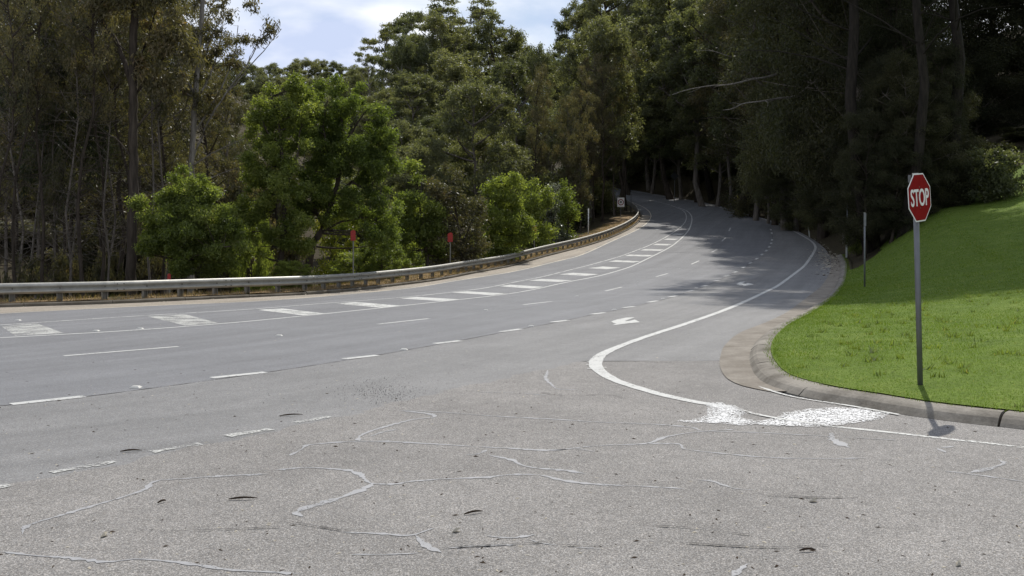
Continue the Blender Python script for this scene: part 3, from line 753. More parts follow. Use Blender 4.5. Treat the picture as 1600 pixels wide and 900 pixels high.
# grey pole on the lawn, plate seen edge-on
Yp = 35.5
o, h = pole_thing('sign_post', 1351, 333, Yp, .032, 'slim grey pole on the lawn with its sign plate edge on', 'sign post', M['pole'])
v, f = box(0, 0, h - .24, .10, .42, .46); v = [(x*.95, y, z) for x, y, z in v]
link('sign_plate', mesh('sign_plate', *box(.0, -.035, h-.24, .085, .02, .46)), M['sign_back'], o)
link('cap', mesh('cap', *cyl(.036, h, h+.02)), M['galv'], o)
# white topped guide posts on the right edge
def guide(u, v, Yg, hh, label, lean_=0.0):
    x = (u-800)/FPX*Yg; o = empty('guide_post', (x, Yg, float(T(x, Yg)))); tag(o, label, 'guide post', 'guide posts on the right roadside')
    link('post', mesh('post', *box(0, 0, hh/2-.1, .10, .03, hh+.2)), M['white_post'], o)
    link('reflector', mesh('reflector', *box(0, -.018, hh-.14, .05, .006, .11)), M['marker_white'], o); o.rotation_euler[1] = lean_
guide(1322.5, 400, 62, 1.0, 'white guide post standing at the end of the gutter', .02)
guide(1265, 355, 84, 1.0, 'leaning white guide post on the dark right verge', -.1)
guide(1206, 330, 112, 1.0, 'small far guide post beside the uphill curve')
pole_thing('thin_pole', 1324, 318, 63, .035, 'thin dark pole rising behind the guide post', 'pole', M['pole'])
# small back-facing sign on two posts further up
Yq = 104; x, _, z = at_px(1230, 305, Yq); zb = float(T(x, Yq))
o = empty('road_sign', (x, Yq, zb)); tag(o, 'grey back of a small road sign on two thin posts', 'sign')
for dx in (-.30, .36): link('post', mesh('post', *cyl(.03, -.3, z-zb).__class__((
    [(px_+dx, py_, pz_) for px_, py_, pz_ in cyl(.03, -.3, z-zb)[0]], cyl(.03, -.3, z-zb)[1]))), M['pole'], o)
link('sign_plate', mesh('sign_plate', *box(0, -.04, z-zb-.15, .9, .01, 1.0)), M['sign_back'], o)
# triangular warning sign back
Yq = 135; x, _, z = at_px(1054, 275, Yq); zb = float(T(x, Yq))
o = empty('warning_sign', (x, Yq, zb)); tag(o, 'dim diamond warning sign seen from behind above the far bend', 'sign')
link('post', mesh('post', *cyl(.035, -.3, z-zb+.2)), M['pole'], o)
v, f = prism([(0, .62), (.62, 0), (0, -.62), (-.62, 0)], -.005, .005); pm = upright(mesh('sign_plate', v, f)); pm.transform(__import__('mathutils').Matrix.Translation((0, -.05, z-zb)))
link('sign_plate', pm, M['sign_black'], o)
# speed limit sign behind the far rail
Yq = 108; x, _, z = at_px(970, 316, Yq); zb = float(T(x, Yq))
o = empty('speed_sign', (x, Yq, zb)); tag(o, 'white speed limit sign reading 80 behind the far rail', 'sign')
sw, shh = 11*Yq/FPX, 14.5*Yq/FPX
link('post', mesh('post', *cyl(.035, -.3, z-zb+shh*.4)), M['pole'], o)
pl = link('sign_plate', mesh('sign_plate', *box(0, 0, 0, sw, .008, shh)), M['sign_white'], o); pl.location = (0, -.05, z-zb)
ring_v, ring_f = [], []
for k in range(28):
    t = 2*math.pi*k/28; ring_v += [(sw*.43*math.cos(t), sw*.43*math.sin(t), .006), (sw*.32*math.cos(t), sw*.32*math.sin(t), .006)]
for k in range(28): j = (k+1) % 28; ring_f.append((2*k, 2*j, 2*j+1, 2*k+1))
link('red_ring', upright(mesh('red_ring', ring_v, ring_f)), M['sign_red'], pl)
tm = text_mesh('80', sw*.42, .8, .012); tm.transform(__import__('mathutils').Matrix.Translation((0, 0, .009)))
link('lettering', upright(tm), M['sign_black'], pl)
pole_thing('marker_pole', 986, 300, 116, .06, 'dark thin pole just right of the speed sign', 'pole', M['pole'])
pole_thing('slim_pole', 919.5, 326, 86, .05, 'pale slim pole among the trunks left of the far rail', 'pole', M['white_post'])
# red hazard markers on posts behind the rail
def redmark(u, vt, vb, Y, label, wpx):
    x = (u-800)/FPX*Y; zb = float(T(x, Y)); zt = at_px(u, vt, Y)[2]; hh = (vb-vt)*Y/FPX
    o = empty('red_marker', (x, Y, zb)); tag(o, label, 'marker', 'red markers behind the guard rail')
    link('post', mesh('post', *cyl(.03, -.3, zt-zb-.02)), M['galv_post'], o)
    w = wpx*Y/FPX
    v, f = prism([(-w/2, -hh/2), (w/2, -hh/2), (w/2, hh*.36), (w*.12, hh/2), (-w/2, hh*.36)], -.008, .008)
    p = link('marker_plate', upright(mesh('marker_plate', v, f)), M['marker_red'], o); p.location = (0, -.05, zt-zb-hh/2)
redmark(552, 359, 376, 40.2, 'red marker plate on a post under the big green tree', 8)
redmark(703.5, 363, 378, 50.9, 'red marker plate on a post in the brownish thicket', 8)
redmark(265, 427, 440, 33.5, 'small red marker just showing above the rail', 5)
redmark(835, 352, 366, 68, 'dim red marker half hidden by the green bushes', 6)

# raised pavement markers
rp_v, rp_f = [(-.06,-.05,0),(.06,-.05,0),(.06,.05,0),(-.06,.05,0),(-.035,-.03,.022),(.035,-.03,.022),(.035,.03,.022),(-.035,.03,.022)], [(4,5,6,7),(0,1,5,4),(1,2,6,5),(2,3,7,6),(3,0,4,7)]
rpm = mesh('raised_marker', rp_v, rp_f); rpm.materials.append(M['marker_white'])
for u, v, par in [(436,525,road),(759,485,road),(902,463,road),(1063,420,road),(997,441.5,road),(212,606,lane),(631,547,lane),(830,510,lane),(960,484.5,lane),(1036,467,lane),(1088,450,lane),(150,517.5,road),(219,514,road),(28,501,road)]:
    o = link('raised_marker', rpm, None, par); p = P(u, v); o.location = (p[0], p[1], g(p[1]) + .003); o.scale = (1.1, 1.1, 1)

# ------------------------------------------------------------------ road litter
def scatter_bits(name, xy, size, flat, mat, elong=1.0):
    n = len(xy); th = rng.uniform(0, 2*np.pi, n); L = size*rng.uniform(.5, 1.5, n); Wd = L/elong*rng.uniform(.6, 1.3, n); H = np.minimum(L, Wd)*flat*rng.uniform(.6, 1.4, n)
    c, s = np.cos(th), np.sin(th); z = g(xy[:, 1]) + .002
    loc = np.array([[-1, 0, 0], [0, -.5, 0], [1, 0, .0], [0, .5, 0], [.1, 0, 1]])
    V = np.empty((n, 5, 3))
    for k, (a_, b_, h_) in enumerate(loc):
        V[:, k, 0] = xy[:, 0] + a_*L/2*c - b_*Wd*s; V[:, k, 1] = xy[:, 1] + a_*L/2*s + b_*Wd*c; V[:, k, 2] = z + h_*H
    F = np.array([[0,1,4],[1,2,4],[2,3,4],[3,0,4]]); F = (np.arange(n)[:, None, None]*5 + F[None]).reshape(-1, 3)
    return link(name, mesh_np(name, V.reshape(-1, 3), F), mat)
def px_scatter(n, u0, u1, v0, v1):
    return np.array([P(rng.uniform(u0, u1), rng.uniform(v0, v1)) for _ in range(n)])
tag(scatter_bits('leaf_litter', np.vstack([px_scatter(260, -20, 1620, 610, 900), px_scatter(130, -20, 1100, 560, 720)]), .035, .5, M['twig'], 4), 'small dark bark flakes and leaves scattered over the road', 'litter', kind='stuff')
tag(scatter_bits('bleached_litter', np.vstack([px_scatter(200, -20, 1620, 610, 900), px_scatter(130, 100, 1200, 500, 640)]), .03, .35, M['pale_leaf'], 3), 'small pale dry leaf scraps scattered over the road', 'litter', kind='stuff')
gp = np.array([P(600 + rng.normal(0, 34), 613 + rng.normal(0, 10)) for _ in range(700)])
tag(scatter_bits('loose_gravel', np.vstack([gp, px_scatter(160, 300, 900, 570, 660)]), .008, 1.0, M['pebble'], 1.2), 'loose dark gravel patch on the turning lane', 'gravel', kind='stuff')
gl = []
for _ in range(500):
    k = rng.integers(len(KERB_L)//4, len(KERB_L)-20); gl.append(KERB_L[k] + nr[k]*(rng.random()**2*.9) + rng.normal(0, .2, 2))
gl = np.array(gl); gl = gl[(gl[:, 0] > XL(gl[:, 1])+.02)]
tag(scatter_bits('kerb_debris', gl, .05, .6, M['pale_leaf'], 1.6), 'pale grit and stones along the left kerb', 'debris', kind='stuff')
dl_ = np.array([P(1300 + rng.normal(0, 14), 400 + rng.normal(0, 12)) for _ in range(700)])
tag(scatter_bits('gutter_litter', dl_, .16, .4, M['pale_leaf'], 3), 'bark and leaf litter piled at the gutter end', 'litter', kind='stuff')
dl2 = np.array([P(1310 + rng.normal(0, 16), 402 + rng.normal(0, 14)) for _ in range(600)])
tag(scatter_bits('bark_litter', dl2, .16, .4, M['twig'], 3), 'dark bark strips piled at the gutter end', 'litter', kind='stuff')
# the larger single twigs and leaves one can point to
def twig(u, v, L, ang, label, mat=None, bend=.15):
    p = P(u, v); d = np.array([math.cos(ang), math.sin(ang)]); n_ = np.array([-d[1], d[0]])
    t = np.linspace(-.5, .5, 6)
    pts = np.array([[*(d*L*k + n_*bend*L*(k*k*4-.5)*.3), .008 + .012*math.sin((k+.5)*3)] for k in t])
    v_, f_ = tubes([(pts, .007*np.array([.5, 1, 1.1, 1, .8, .3]))], 5)
    o = link('fallen_twig', mesh_np('fallen_twig', v_, f_), mat or M['twig']); o.location = (p[0], p[1], g(p[1])); tag(o, label, 'twig', 'twigs fallen on the road')
twig(380,781,.20,.1,'dark curled bark twig on the tan pavement, largest at lower left')
twig(455,650,.24,.3,'long dark bark strip lying above the faded dashes')
twig(740,803,.14,.5,'dark twig with pale end below the long sealed crack')
twig(205,606+100,.18,.2,'thin dark twig near the seam at the left')
twig(253,786,.07,1.0,'short dark twig left of the curled bark twig')
twig(1262,862,.10,.1,'small twig at the lower right of the tan pavement')
def leafbit(u, v, L, ang, label):
    p = P(u, v); V = [(-.5, 0, .004), (-.1, -.22, .010), (.5, 0, .022), (-.1, .24, .012), (0, 0, .03), (-.5,0,.0), (.5,0,.0)]
    V = [(x*L, y*L, z) for x, y, z in V]; o = link('fallen_leaf', mesh('fallen_leaf', V, [(0,1,4),(1,2,4),(2,3,4),(3,0,4),(5,6,1),(5,3,6)]), M['pale_leaf'])
    o.location = (p[0], p[1], g(p[1])+.002); o.rotation_euler[2] = ang; tag(o, label, 'leaf', 'leaves fallen on the road')
leafbit(713,832,.06,.4,'pale curled leaf in the lower middle of the pavement')
leafbit(1271,785,.07,.2,'pale folded leaf on the tan pavement at right')
leafbit(163,839,.06,1.2,'pale upturned leaf at the lower left')
leafbit(1498,884,.06,.8,'pale leaf in the bottom right corner')

# ------------------------------------------------------------------ trees
def leafset(clumps, n, L, Wd, droop, out, seed, shell=2.2, flat=1.0):
    r = np.random.default_rng(seed)
    C = np.array([c for c, _ in clumps]); Rr = np.array([q for _, q in clumps])
    wgt = (Rr.prod(1))**(2/3); idx = r.choice(len(C), n, p=wgt/wgt.sum())
    d = r.normal(0, 1, (n, 3)); d /= np.linalg.norm(d, axis=1)[:, None]
    rad = r.random(n)**(1/shell)*(1 + .22*r.normal(0, 1, n)).clip(.4, 1.5)
    pos = C[idx] + d*rad[:, None]*Rr[idx]
    ax = r.normal(0, 1, (n, 3)); ax /= np.linalg.norm(ax, axis=1)[:, None]
    ax = ax + d*out + np.array([0, 0, -droop]); ax /= np.linalg.norm(ax, axis=1)[:, None]
    ref = r.normal(0, 1, (n, 3)); sd = np.cross(ax, ref); sd /= np.linalg.norm(sd, axis=1)[:, None]
    l = L*r.uniform(.6, 1.4, n)[:, None]; w = Wd*r.uniform(.7, 1.3, n)[:, None]
    V = np.empty((n, 4, 3)); V[:, 0] = pos - ax*l/2; V[:, 1] = pos - sd*w/2 - ax*l*.05; V[:, 2] = pos + ax*l/2; V[:, 3] = pos + sd*w/2 - ax*l*.05
    ct = r.random(len(C)); tint = np.clip(.45*ct[idx] + .55*r.random(n), 0, 1)
    return V.reshape(-1, 3), np.arange(4*n).reshape(-1, 4), tint
PROTO = {}
def proto(name, H, R, zb, nmain, nsub, n, L, Wd, leaf, bark, seed, r0=None, droop=.6, out=.3, mainr=.42, subr=.42, rz=.8, lean=0.0, fork=None,
          squash=1.0, limb=True, ground_skirt=False, shell=2.2, twigs=0, topflat=False, up=.0):
    """tree of height H, crown radius R, crown from zb*H to H"""
    r = np.random.default_rng(seed); r0 = r0 or H*.013
    zc = H*(1+zb)/2; hz = H*(1-zb)/2
    nt = 9; tz = np.linspace(0, 1, nt)
    wob_ = np.cumsum(r.normal(0, .012*H, (nt, 2)), axis=0); wob_[0] = 0; wob_[:, 0] += lean*H*tz**1.3
    top = zb*H + (H - zb*H)*.82
    tr = np.c_[wob_, tz*top]; tr[0, 2] = -.6
    segs = [(tr, r0*(1.0 - .82*tz)*np.r_[1.45, np.ones(nt-1)])]
    mains = []
    for i in range(nmain):
        th = i*2.39996 + r.normal(0, .25)
        u = (i + .5)/nmain
        zz = zc + hz*(.96*(1 - 2*u)) if not topflat else zc + hz*(.9 - 1.1*u**1.5)
        k = math.sqrt(max(0, 1 - ((zz - zc)/hz)**2))
        rr = R*(1-mainr*.75)*k*r.uniform(.55, 1.05)
        tx, ty = np.interp(zz, tr[:, 2], tr[:, 0]), np.interp(zz, tr[:, 2], tr[:, 1])
        c = np.array([tx + rr*math.cos(th), ty + rr*math.sin(th), zz - mainr*R*.25 + r.normal(0, hz*.05)])
        cr = mainr*R*r.uniform(.75, 1.2)
        c[2] = min(c[2], H - cr*rz*.9)
        if ground_skirt: c[2] = max(c[2], cr*rz*.75)
        mains.append((c, cr))
    clumps = []
    for c, cr in mains:
        zs = np.clip(c[2] - (.25 + .35*r.random())*np.linalg.norm(c[:2])*1.2 - .1*H*r.random()*(1-zb), .12*H*(0 if ground_skirt else 1), top*.97)
        s = np.array([np.interp(zs, tr[:, 2], tr[:, 0]), np.interp(zs, tr[:, 2], tr[:, 1]), zs])
        if limb:
            t = np.linspace(0, 1, 6)[:, None]; mid = (s + c)/2 + np.array([0, 0, -.08*np.linalg.norm(c-s)]) + r.normal(0, .05*np.linalg.norm(c-s)+.01, 3)
            pts = (1-t)**2*s + 2*t*(1-t)*mid + t*t*c
            rs = r0*.42*(1 - .75*t[:, 0])*(.7 + .5*r.random()); segs.append((pts, rs))
        for k in range(nsub):
            d = r.normal(0, 1, 3); d[2] = d[2]*.9 + up + .25; d /= np.linalg.norm(d)
            sc_ = c + d*cr*np.array([1, 1, rz])*r.uniform(.55, .95)
            sr_ = cr*subr*r.uniform(.7, 1.25); clumps.append((sc_, np.array([sr_, sr_, sr_*rz*squash])))
            if limb and k % 2 == 0:
                t = np.linspace(0, 1, 4)[:, None]; b0 = c - (c-s)*.12; mid = (b0+sc_)/2 + r.normal(0, .08*cr, 3)
                segs.append(((1-t)**2*b0 + 2*t*(1-t)*mid + t*t*sc_, r0*.11*(1-.7*t[:, 0])))
    for k in range(twigs):
        zs = r.uniform(.25, .95)*top; th = r.uniform(0, 2*np.pi)
        s = np.array([np.interp(zs, tr[:, 2], tr[:, 0]), np.interp(zs, tr[:, 2], tr[:, 1]), zs]); ln = R*r.uniform(.4, 1.1)
        t = np.linspace(0, 1, 5)[:, None]; e_ = s + ln*np.array([math.cos(th), math.sin(th), r.uniform(-.1, .9)])
        mid = (s+e_)/2 + r.normal(0, .12*ln, 3); segs.append(((1-t)**2*s + 2*t*(1-t)*mid + t*t*e_, r0*.14*(1-.8*t[:, 0])))
    tv, tf = tubes(segs, 6)
    tme = mesh_np(name + '_trunk', tv, tf); tme.materials.append(M[bark]); tme.polygons.foreach_set('use_smooth', np.ones(len(tme.polygons), bool))
    lv, lf, tint = leafset(clumps, n, L, Wd, droop, out, seed+1, shell)
    cme = mesh_np(name + '_crown', lv, lf, tint); cme.materials.append(M[leaf])
    PROTO[name] = (tme, cme, H, R)
proto('euc_a', 24, 6.0, .36, 20, 15, 34000, .34, .125, 'leaf_euc', 'bark_grey', 21, mainr=.34, subr=.36, rz=.85, up=.25)
proto('euc_b', 26, 5.4, .34, 22, 14, 34000, .34, .125, 'leaf_euc', 'bark_dark', 22, mainr=.34, subr=.38, rz=.9, up=.2)
proto('euc_c', 22, 7.0, .24, 24, 15, 42000, .34, .125, 'leaf_euc', 'bark_grey', 23, mainr=.32, subr=.36, rz=.85, up=.25)
proto('euc_open', 24, 6.0, .40, 12, 10, 12000, .36, .13, 'leaf_euc', 'bark_pale', 24, mainr=.34, subr=.36, rz=.6, up=.4, squash=.7, twigs=14)
proto('bush', 5, 2.7, .02, 22, 12, 22000, .19, .07, 'leaf_bright', 'bark_dark', 33, r0=.10, mainr=.32, subr=.42, rz=.9, ground_skirt=True, droop=.3)
proto('dark_a', 26, 7.5, .10, 24, 14, 80000, .27, .09, 'leaf_dark', 'bark_dark', 41, mainr=.36, subr=.44, rz=.8, twigs=24)
proto('dark_b', 27, 7.0, .16, 22, 14, 76000, .27, .085, 'leaf_dark', 'bark_grey', 42, mainr=.38, subr=.44, rz=.75, twigs=24)
proto('gloss', 16, 5.0, .50, 16, 11, 26000, .22, .09, 'leaf_gloss', 'bark_dark', 43, mainr=.36, subr=.46, rz=.85)
proto('slim_a', 23, 4.0, .40, 12, 8, 12000, .26, .075, 'leaf_brown', 'bark_dark', 51, r0=.21, mainr=.40, subr=.40, rz=.9, twigs=46, droop=.9)
proto('slim_b', 22, 4.4, .34, 13, 8, 12000, .26, .075, 'leaf_brown', 'bark_grey', 52, r0=.17, mainr=.40, subr=.40, rz=.9, twigs=52, droop=.9, lean=.02)
proto('slim_c', 20, 4.0, .25, 14, 8, 14000, .26, .08, 'leaf_brown', 'bark_dark', 53, r0=.14, mainr=.42, subr=.40, rz=.9, twigs=50, droop=.8)
proto('tall_dark', 38, 9.0, .48, 22, 13, 60000, .32, .11, 'leaf_dark', 'bark_black', 44, r0=.42, mainr=.34, subr=.40, rz=.8, twigs=20)
proto('pole_a', 24, 3.2, .62, 9, 7, 5000, .24, .07, 'leaf_brown', 'bark_dark', 54, r0=.20, mainr=.42, subr=.42, rz=.9, twigs=90, droop=.9)
proto('pole_b', 24, 3.0, .58, 9, 7, 5000, .24, .07, 'leaf_brown', 'bark_grey', 55, r0=.13, mainr=.42, subr=.42, rz=.9, twigs=110, droop=.9, lean=.015)
proto('scrub', 4, 2.4, .02, 14, 9, 11000, .22, .08, 'leaf_brown', 'bark_dark', 61, r0=.06, mainr=.40, subr=.46, rz=.8, ground_skirt=True, twigs=20)
proto('shrub', 3, 2.0, .02, 12, 9, 9000, .20, .085, 'leaf_dark', 'bark_dark', 62, r0=.05, mainr=.42, subr=.48, rz=.8, ground_skirt=True)
proto('pale_bush', 4, 2.0, .05, 12, 9, 9000, .18, .08, 'leaf_pale', 'bark_dark', 63, r0=.06, mainr=.40, subr=.46, rz=.8, ground_skirt=True)
proto('yellow_bush', 4, 2.0, .05, 12, 9, 8000, .18, .07, 'leaf_yellow', 'bark_dark', 64, r0=.06, mainr=.40, subr=.46, rz=.8, ground_skirt=True)
proto('euc_green', 17, 5.0, .30, 16, 11, 26000, .32, .11, 'leaf_euc', 'bark_grey', 65, mainr=.38, subr=.44, rz=.7, up=.4)

def tree(kind, name, u, Y, vtop, wpx, label, cat='tree', group=None, rot=None, zbase=None, leaf=None):
    """u: photo column of the trunk, Y: distance, vtop: row of the crown top, wpx: crown width in photo pixels"""
    tme, cme, H, R = PROTO[kind]
    x = (u-800)/FPX*Y; zb = float(T(x, Y)) if zbase is None else zbase
    zt = CAMH - (vtop-HOR)*Y/FPX
    sz = max(.2, (zt-zb)/H); sxy = wpx*Y/FPX/(2*R) if wpx else sz
    if cat == 'tree' and sz < .8*sxy: sz = .8*sxy; zb = zt - sz*H
    o = empty(name, (x, Y, zb)); tag(o, label, cat, group)
    o.rotation_euler[2] = rng.uniform(0, 6.28) if rot is None else rot; o.scale = (sxy, sxy, sz)
    t = link('trunk', tme, None, o); c = link('crown', cme, None, o)
    if leaf:
        c.material_slots[0].link = 'OBJECT'; c.material_slots[0].material = M[leaf]
    return o

def custom_tree(name, Y, limbs, ells, ncl, rpx, n, L, Wd, leaf, bark, label, seed, cat='tree', group=None, droop=.3, twig=True, depth=1.0, yoff=None):
    """tree whose limbs [(px points, radius start, end)] and crown masses [(u, v, ru, rv)] are laid out at distance Y"""
    r = np.random.default_rng(seed); m = Y/FPX
    u0, v0 = limbs[0][0][0]; x0 = (u0-800)*m; zb = float(T(x0, Y)); o = empty(name, (x0, Y, zb)); tag(o, label, cat, group)
    W2L = lambda u, v, d: np.array([(u-800)/FPX*(Y+d) - x0, d, CAMH - (v-HOR)*(Y+d)/FPX - zb])
    segs = []; tips = []
    for k, (px, ra, rb) in enumerate(limbs):
        dd = 0 if k == 0 else r.uniform(-1, 1)*1.2
        pts = np.array([W2L(u, v, dd*i/(len(px)-1)) for i, (u, v) in enumerate(px)])
        if k == 0: pts[0, 2] = -.5
        pts = resample(pts, .35); pts[1:-1] += r.normal(0, .02, pts[1:-1].shape); segs.append((pts, np.linspace(ra, rb, len(pts)))); tips += [(q, rr_) for q, rr_ in zip(pts, np.linspace(ra, rb, len(pts)))]
    area = np.array([e_[2]*e_[3] for e_ in ells], float); cl = []
    TP = np.array([t[0] for t in tips]); TR = np.array([t[1] for t in tips])
    for k in r.choice(len(ells), ncl, p=area/area.sum()):
        u, v, ru, rv = ells[k]; d = r.normal(0, 1, 3); d /= np.linalg.norm(d); d *= r.random()**.4
        c = W2L(u + d[0]*ru, v + d[2]*rv, d[1]*ru*m*depth); q = rpx*m*r.uniform(.6, 1.35); cl.append((c, np.array([q, q, q*.8])))
        if twig and len(cl) % 2 == 0:
            lower = np.where(TP[:, 2] < c[2] + .1, np.linalg.norm(TP - c, axis=1), 1e3); j = int(np.argmin(lower))
            if lower[j] < 1e2:
                t = np.linspace(0, 1, 6)[:, None]; mid = (TP[j]+c)/2 + np.array([0, 0, -.12*lower[j]]) + r.normal(0, .08*lower[j], 3)
                segs.append(((1-t)**2*TP[j] + 2*t*(1-t)*mid + t*t*c, min(TR[j]*.5, .05)*(1-.75*t[:, 0])))
    tv, tf = tubes(segs, 7); link('trunk', mesh_np(name+'_trunk', tv, tf), M[bark], o, True)
    lv, lf, tint = leafset(cl, n, L, Wd, droop, .3, seed+1, 2.0); link('crown', mesh_np(name+'_crown', lv, lf, tint), M[leaf], o)
    return o

# --- bright green trees and bushes just behind the rail
custom_tree('acacia_tree', 39, [([(443,442),(441,390),(446,350),(444,300),(441,250),(435,195),(424,150)], .15, .04), ([(442,375),(433,345),(428,300),(405,260)], .08, .03),
            ([(444,300),(462,250),(470,200)], .07, .025), ([(440,230),(415,200),(405,170)], .05, .02), ([(442,385),(415,365),(392,362)], .05, .02)],
            [(448,190,52,72),(420,230,45,60),(405,305,36,50),(440,290,45,60),(470,140,30,28),(460,360,35,40),(405,370,30,35)], 170, 12, 50000, .125, .050, 'leaf_bright', 'bark_dark',
            'left one of the tall bright green tree pair, thin dark forked trunk', 301)
custom_tree('acacia_tree', 41, [([(474,440),(487,392),(505,352),(520,310),(531,270),(537,225),(533,180)], .19, .05), ([(505,352),(492,325),(487,290),(490,240)], .09, .03),
            ([(520,310),(550,285),(575,270),(600,240)], .08, .025), ([(531,270),(512,235),(505,200),(510,160)], .07, .02), ([(537,225),(560,190),(575,170)], .06, .02), ([(498,365),(540,345),(575,340),(600,350)], .06, .02), ([(550,285),(590,300),(610,310)], .05, .02)],
            [(520,150,52,40),(560,205,52,70),(585,270,38,70),(530,255,60,60),(490,220,45,60),(505,310,45,38),(600,350,36,50),(560,335,50,35),(480,300,40,40),(595,215,22,50)], 260, 12, 84000, .125, .050, 'leaf_bright', 'bark_dark',
            'broad bright green tree, tallest behind the rail, leaning dark trunk', 305)
custom_tree('acacia_bush', 34.5, [([(284,440),(285,400),(287,350),(290,310)], .10, .03), ([(286,395),(265,350),(250,330)], .06, .02), ([(286,390),(315,345),(330,320)], .06, .02), ([(285,410),(330,390),(360,385)], .05, .02)],
            [(295,300,42,40),(280,350,58,50),(325,345,45,55),(345,385,40,48),(245,380,34,50),(300,395,60,38),(225,330,14,22)], 210, 13, 68000, .11, .044, 'leaf_bright', 'bark_dark',
            'rounded bright green bush tree behind the rail at left', 309)
tree('bush', 'acacia_bush', 598, 45, 372, 90, 'low leafy green bush under the right flank of the tallest green tree', rot=2.2)
custom_tree('acacia_tree', 52, [([(668,430),(666,390),(660,350),(655,310),(652,280)], .12, .03), ([(664,370),(645,330),(640,300)], .06, .02), ([(662,355),(680,320),(690,300)], .05, .02)],
            [(650,272,20,20),(640,315,22,40),(665,330,25,45),(645,375,26,40),(680,385,20,35)], 60, 13, 12000, .20, .075, 'leaf_bright', 'bark_dark', 'narrow yellow green tree right of the tallest green tree', 313)
custom_tree('thicket_bush', 53, [([(722,430),(720,380),(712,330),(705,290)], .10, .02), ([(720,390),(740,340),(752,300)], .05, .02), ([(716,350),(690,310),(680,290)], .05, .02)],
            [(700,300,40,40),(725,340,42,50),(690,370,36,45),(740,395,30,30)], 90, 13, 12000, .18, .07, 'leaf_brown', 'bark_dark', 'brownish open thicket bush behind the middle of the rail', 317, cat='bush')
for (Y, el, ncl, n, lab, sd) in [(60, [(790,295,34,28),(775,340,38,50),(800,365,38,42),(765,390,30,28)], 90, 20000, 'largest of the green bushes by the bend, left one', 321),
                                 (70, [(835,310,26,30),(830,350,30,42),(845,380,26,26)], 60, 14000, 'middle green bush of the cluster by the bend', 325),
                                 (77, [(878,292,16,16),(885,325,20,34),(872,360,22,30)], 46, 10000, 'rightmost small green bush of the cluster by the bend', 329)]:
    u, v, ru, rv = el[1]
    custom_tree('acacia_bush', Y, [([(u,v+rv+25),(u+2,v+20),(u-3,v-10)], .10, .03), ([(u,v+30),(u+18,v)], .05, .02), ([(u,v+25),(u-18,v-5)], .05, .02)], el, ncl, 12, n, .20, .075, 'leaf_bright', 'bark_dark', lab, sd, cat='bush')
custom_tree('blossom_bush', 74, [([(862,400),(862,350),(860,320)], .07, .02), ([(862,350),(870,330)], .03, .01)], [(860,305,14,14),(866,340,15,30),(872,375,14,16)], 34, 9, 6000, .17, .08, 'leaf_pale', 'bark_dark', 'pale flowering bush among the green bushes by the bend', 333, cat='bush')
tree('yellow_bush', 'yellow_bush', 525, 48, 318, 95, 'yellow green bush behind the tallest green tree', 'bush', rot=.3)
tree('bush', 'acacia_bush', 393, 46, 330, 75, 'thin green bush filling the gap left of the tree pair', 'bush', rot=4.0)
tree('bush', 'acacia_bush', 560, 46, 395, 110, 'low green undergrowth bush behind the red marker', 'bush', rot=5.0)
tree('bush', 'acacia_bush', 455, 37.5, 408, 75, 'low green undergrowth at the foot of the forked trunk', 'bush', rot=5.5)
tree('bush', 'acacia_bush', 640, 56, 395, 70, 'low green undergrowth between the narrow tree and the thicket', 'bush', rot=1.5)

# --- left wood
custom_tree('eucalypt_tree', 36.5, [([(203,445),(206,380),(208,300),(209,200),(209,100),(210,0),(211,-110)], .21, .13), ([(206,135),(190,85),(172,50),(150,18),(125,-20)], .11, .05), ([(221,122),(218,105),(205,85),(185,68),(160,50),(118,44)], .035, .015),
            ([(209,110),(228,70),(240,30),(248,-30)], .07, .03), ([(209,150),(232,120),(262,80),(285,30)], .06, .02), ([(208,205),(240,170),(275,140)], .05, .02), ([(208,250),(180,215),(150,205)], .04, .015)],
            [(170,-10,60,40),(245,20,45,45),(270,70,40,40),(230,115,30,30),(215,-60,60,40),(265,130,30,30)], 90, 17, 18000, .20, .055, 'leaf_brown', 'bark_dark', 'straight dark trunk tree with a forked limb, boldest of the left wood', 341, droop=.9)
custom_tree('eucalypt_tree', 42, [([(297,440),(298,330),(300,250),(304,170),(310,90),(316,20),(320,-60)], .16, .09), ([(300,250),(325,190),(350,150),(380,110),(400,75)], .06, .02), ([(302,210),(345,140),(365,90),(372,40)], .05, .015), ([(350,150),(390,105),(420,70),(440,45)], .035, .01), ([(304,170),(330,110),(345,60),(350,10)], .05, .015),
            ([(305,150),(285,110),(270,60)], .05, .02), ([(380,110),(405,60),(415,30)], .025, .008), ([(310,90),(340,40),(355,-10)], .04, .015), ([(300,260),(340,235),(385,215)], .035, .012), ([(300,290),(335,275),(372,262)], .03, .01)],
            [(345,45,22,18),(330,5,30,25),(372,20,16,12),(398,10,14,8),(405,35,14,8),(422,42,12,9),(408,62,18,9),(385,62,16,10),(310,60,30,30),(340,95,28,22),(300,130,26,26),(365,100,18,16),(330,160,34,30)], 95, 10, 7000, .19, .055, 'leaf_brown', 'bark_pale', 'slender pale eucalypt with fanned bare branches against the sky', 345, droop=.9)
tree('gloss', 'glossy_tree', 110, 42, -10, 170, 'dense glossy dark green tree at the left', rot=1.1)
tree('gloss', 'glossy_tree', 20, 52, -60, 170, 'dense dark tree in the top left corner', rot=3.1)
ORD = ['first', 'second', 'third', 'fourth', 'fifth', 'sixth', 'seventh', 'eighth', 'ninth']
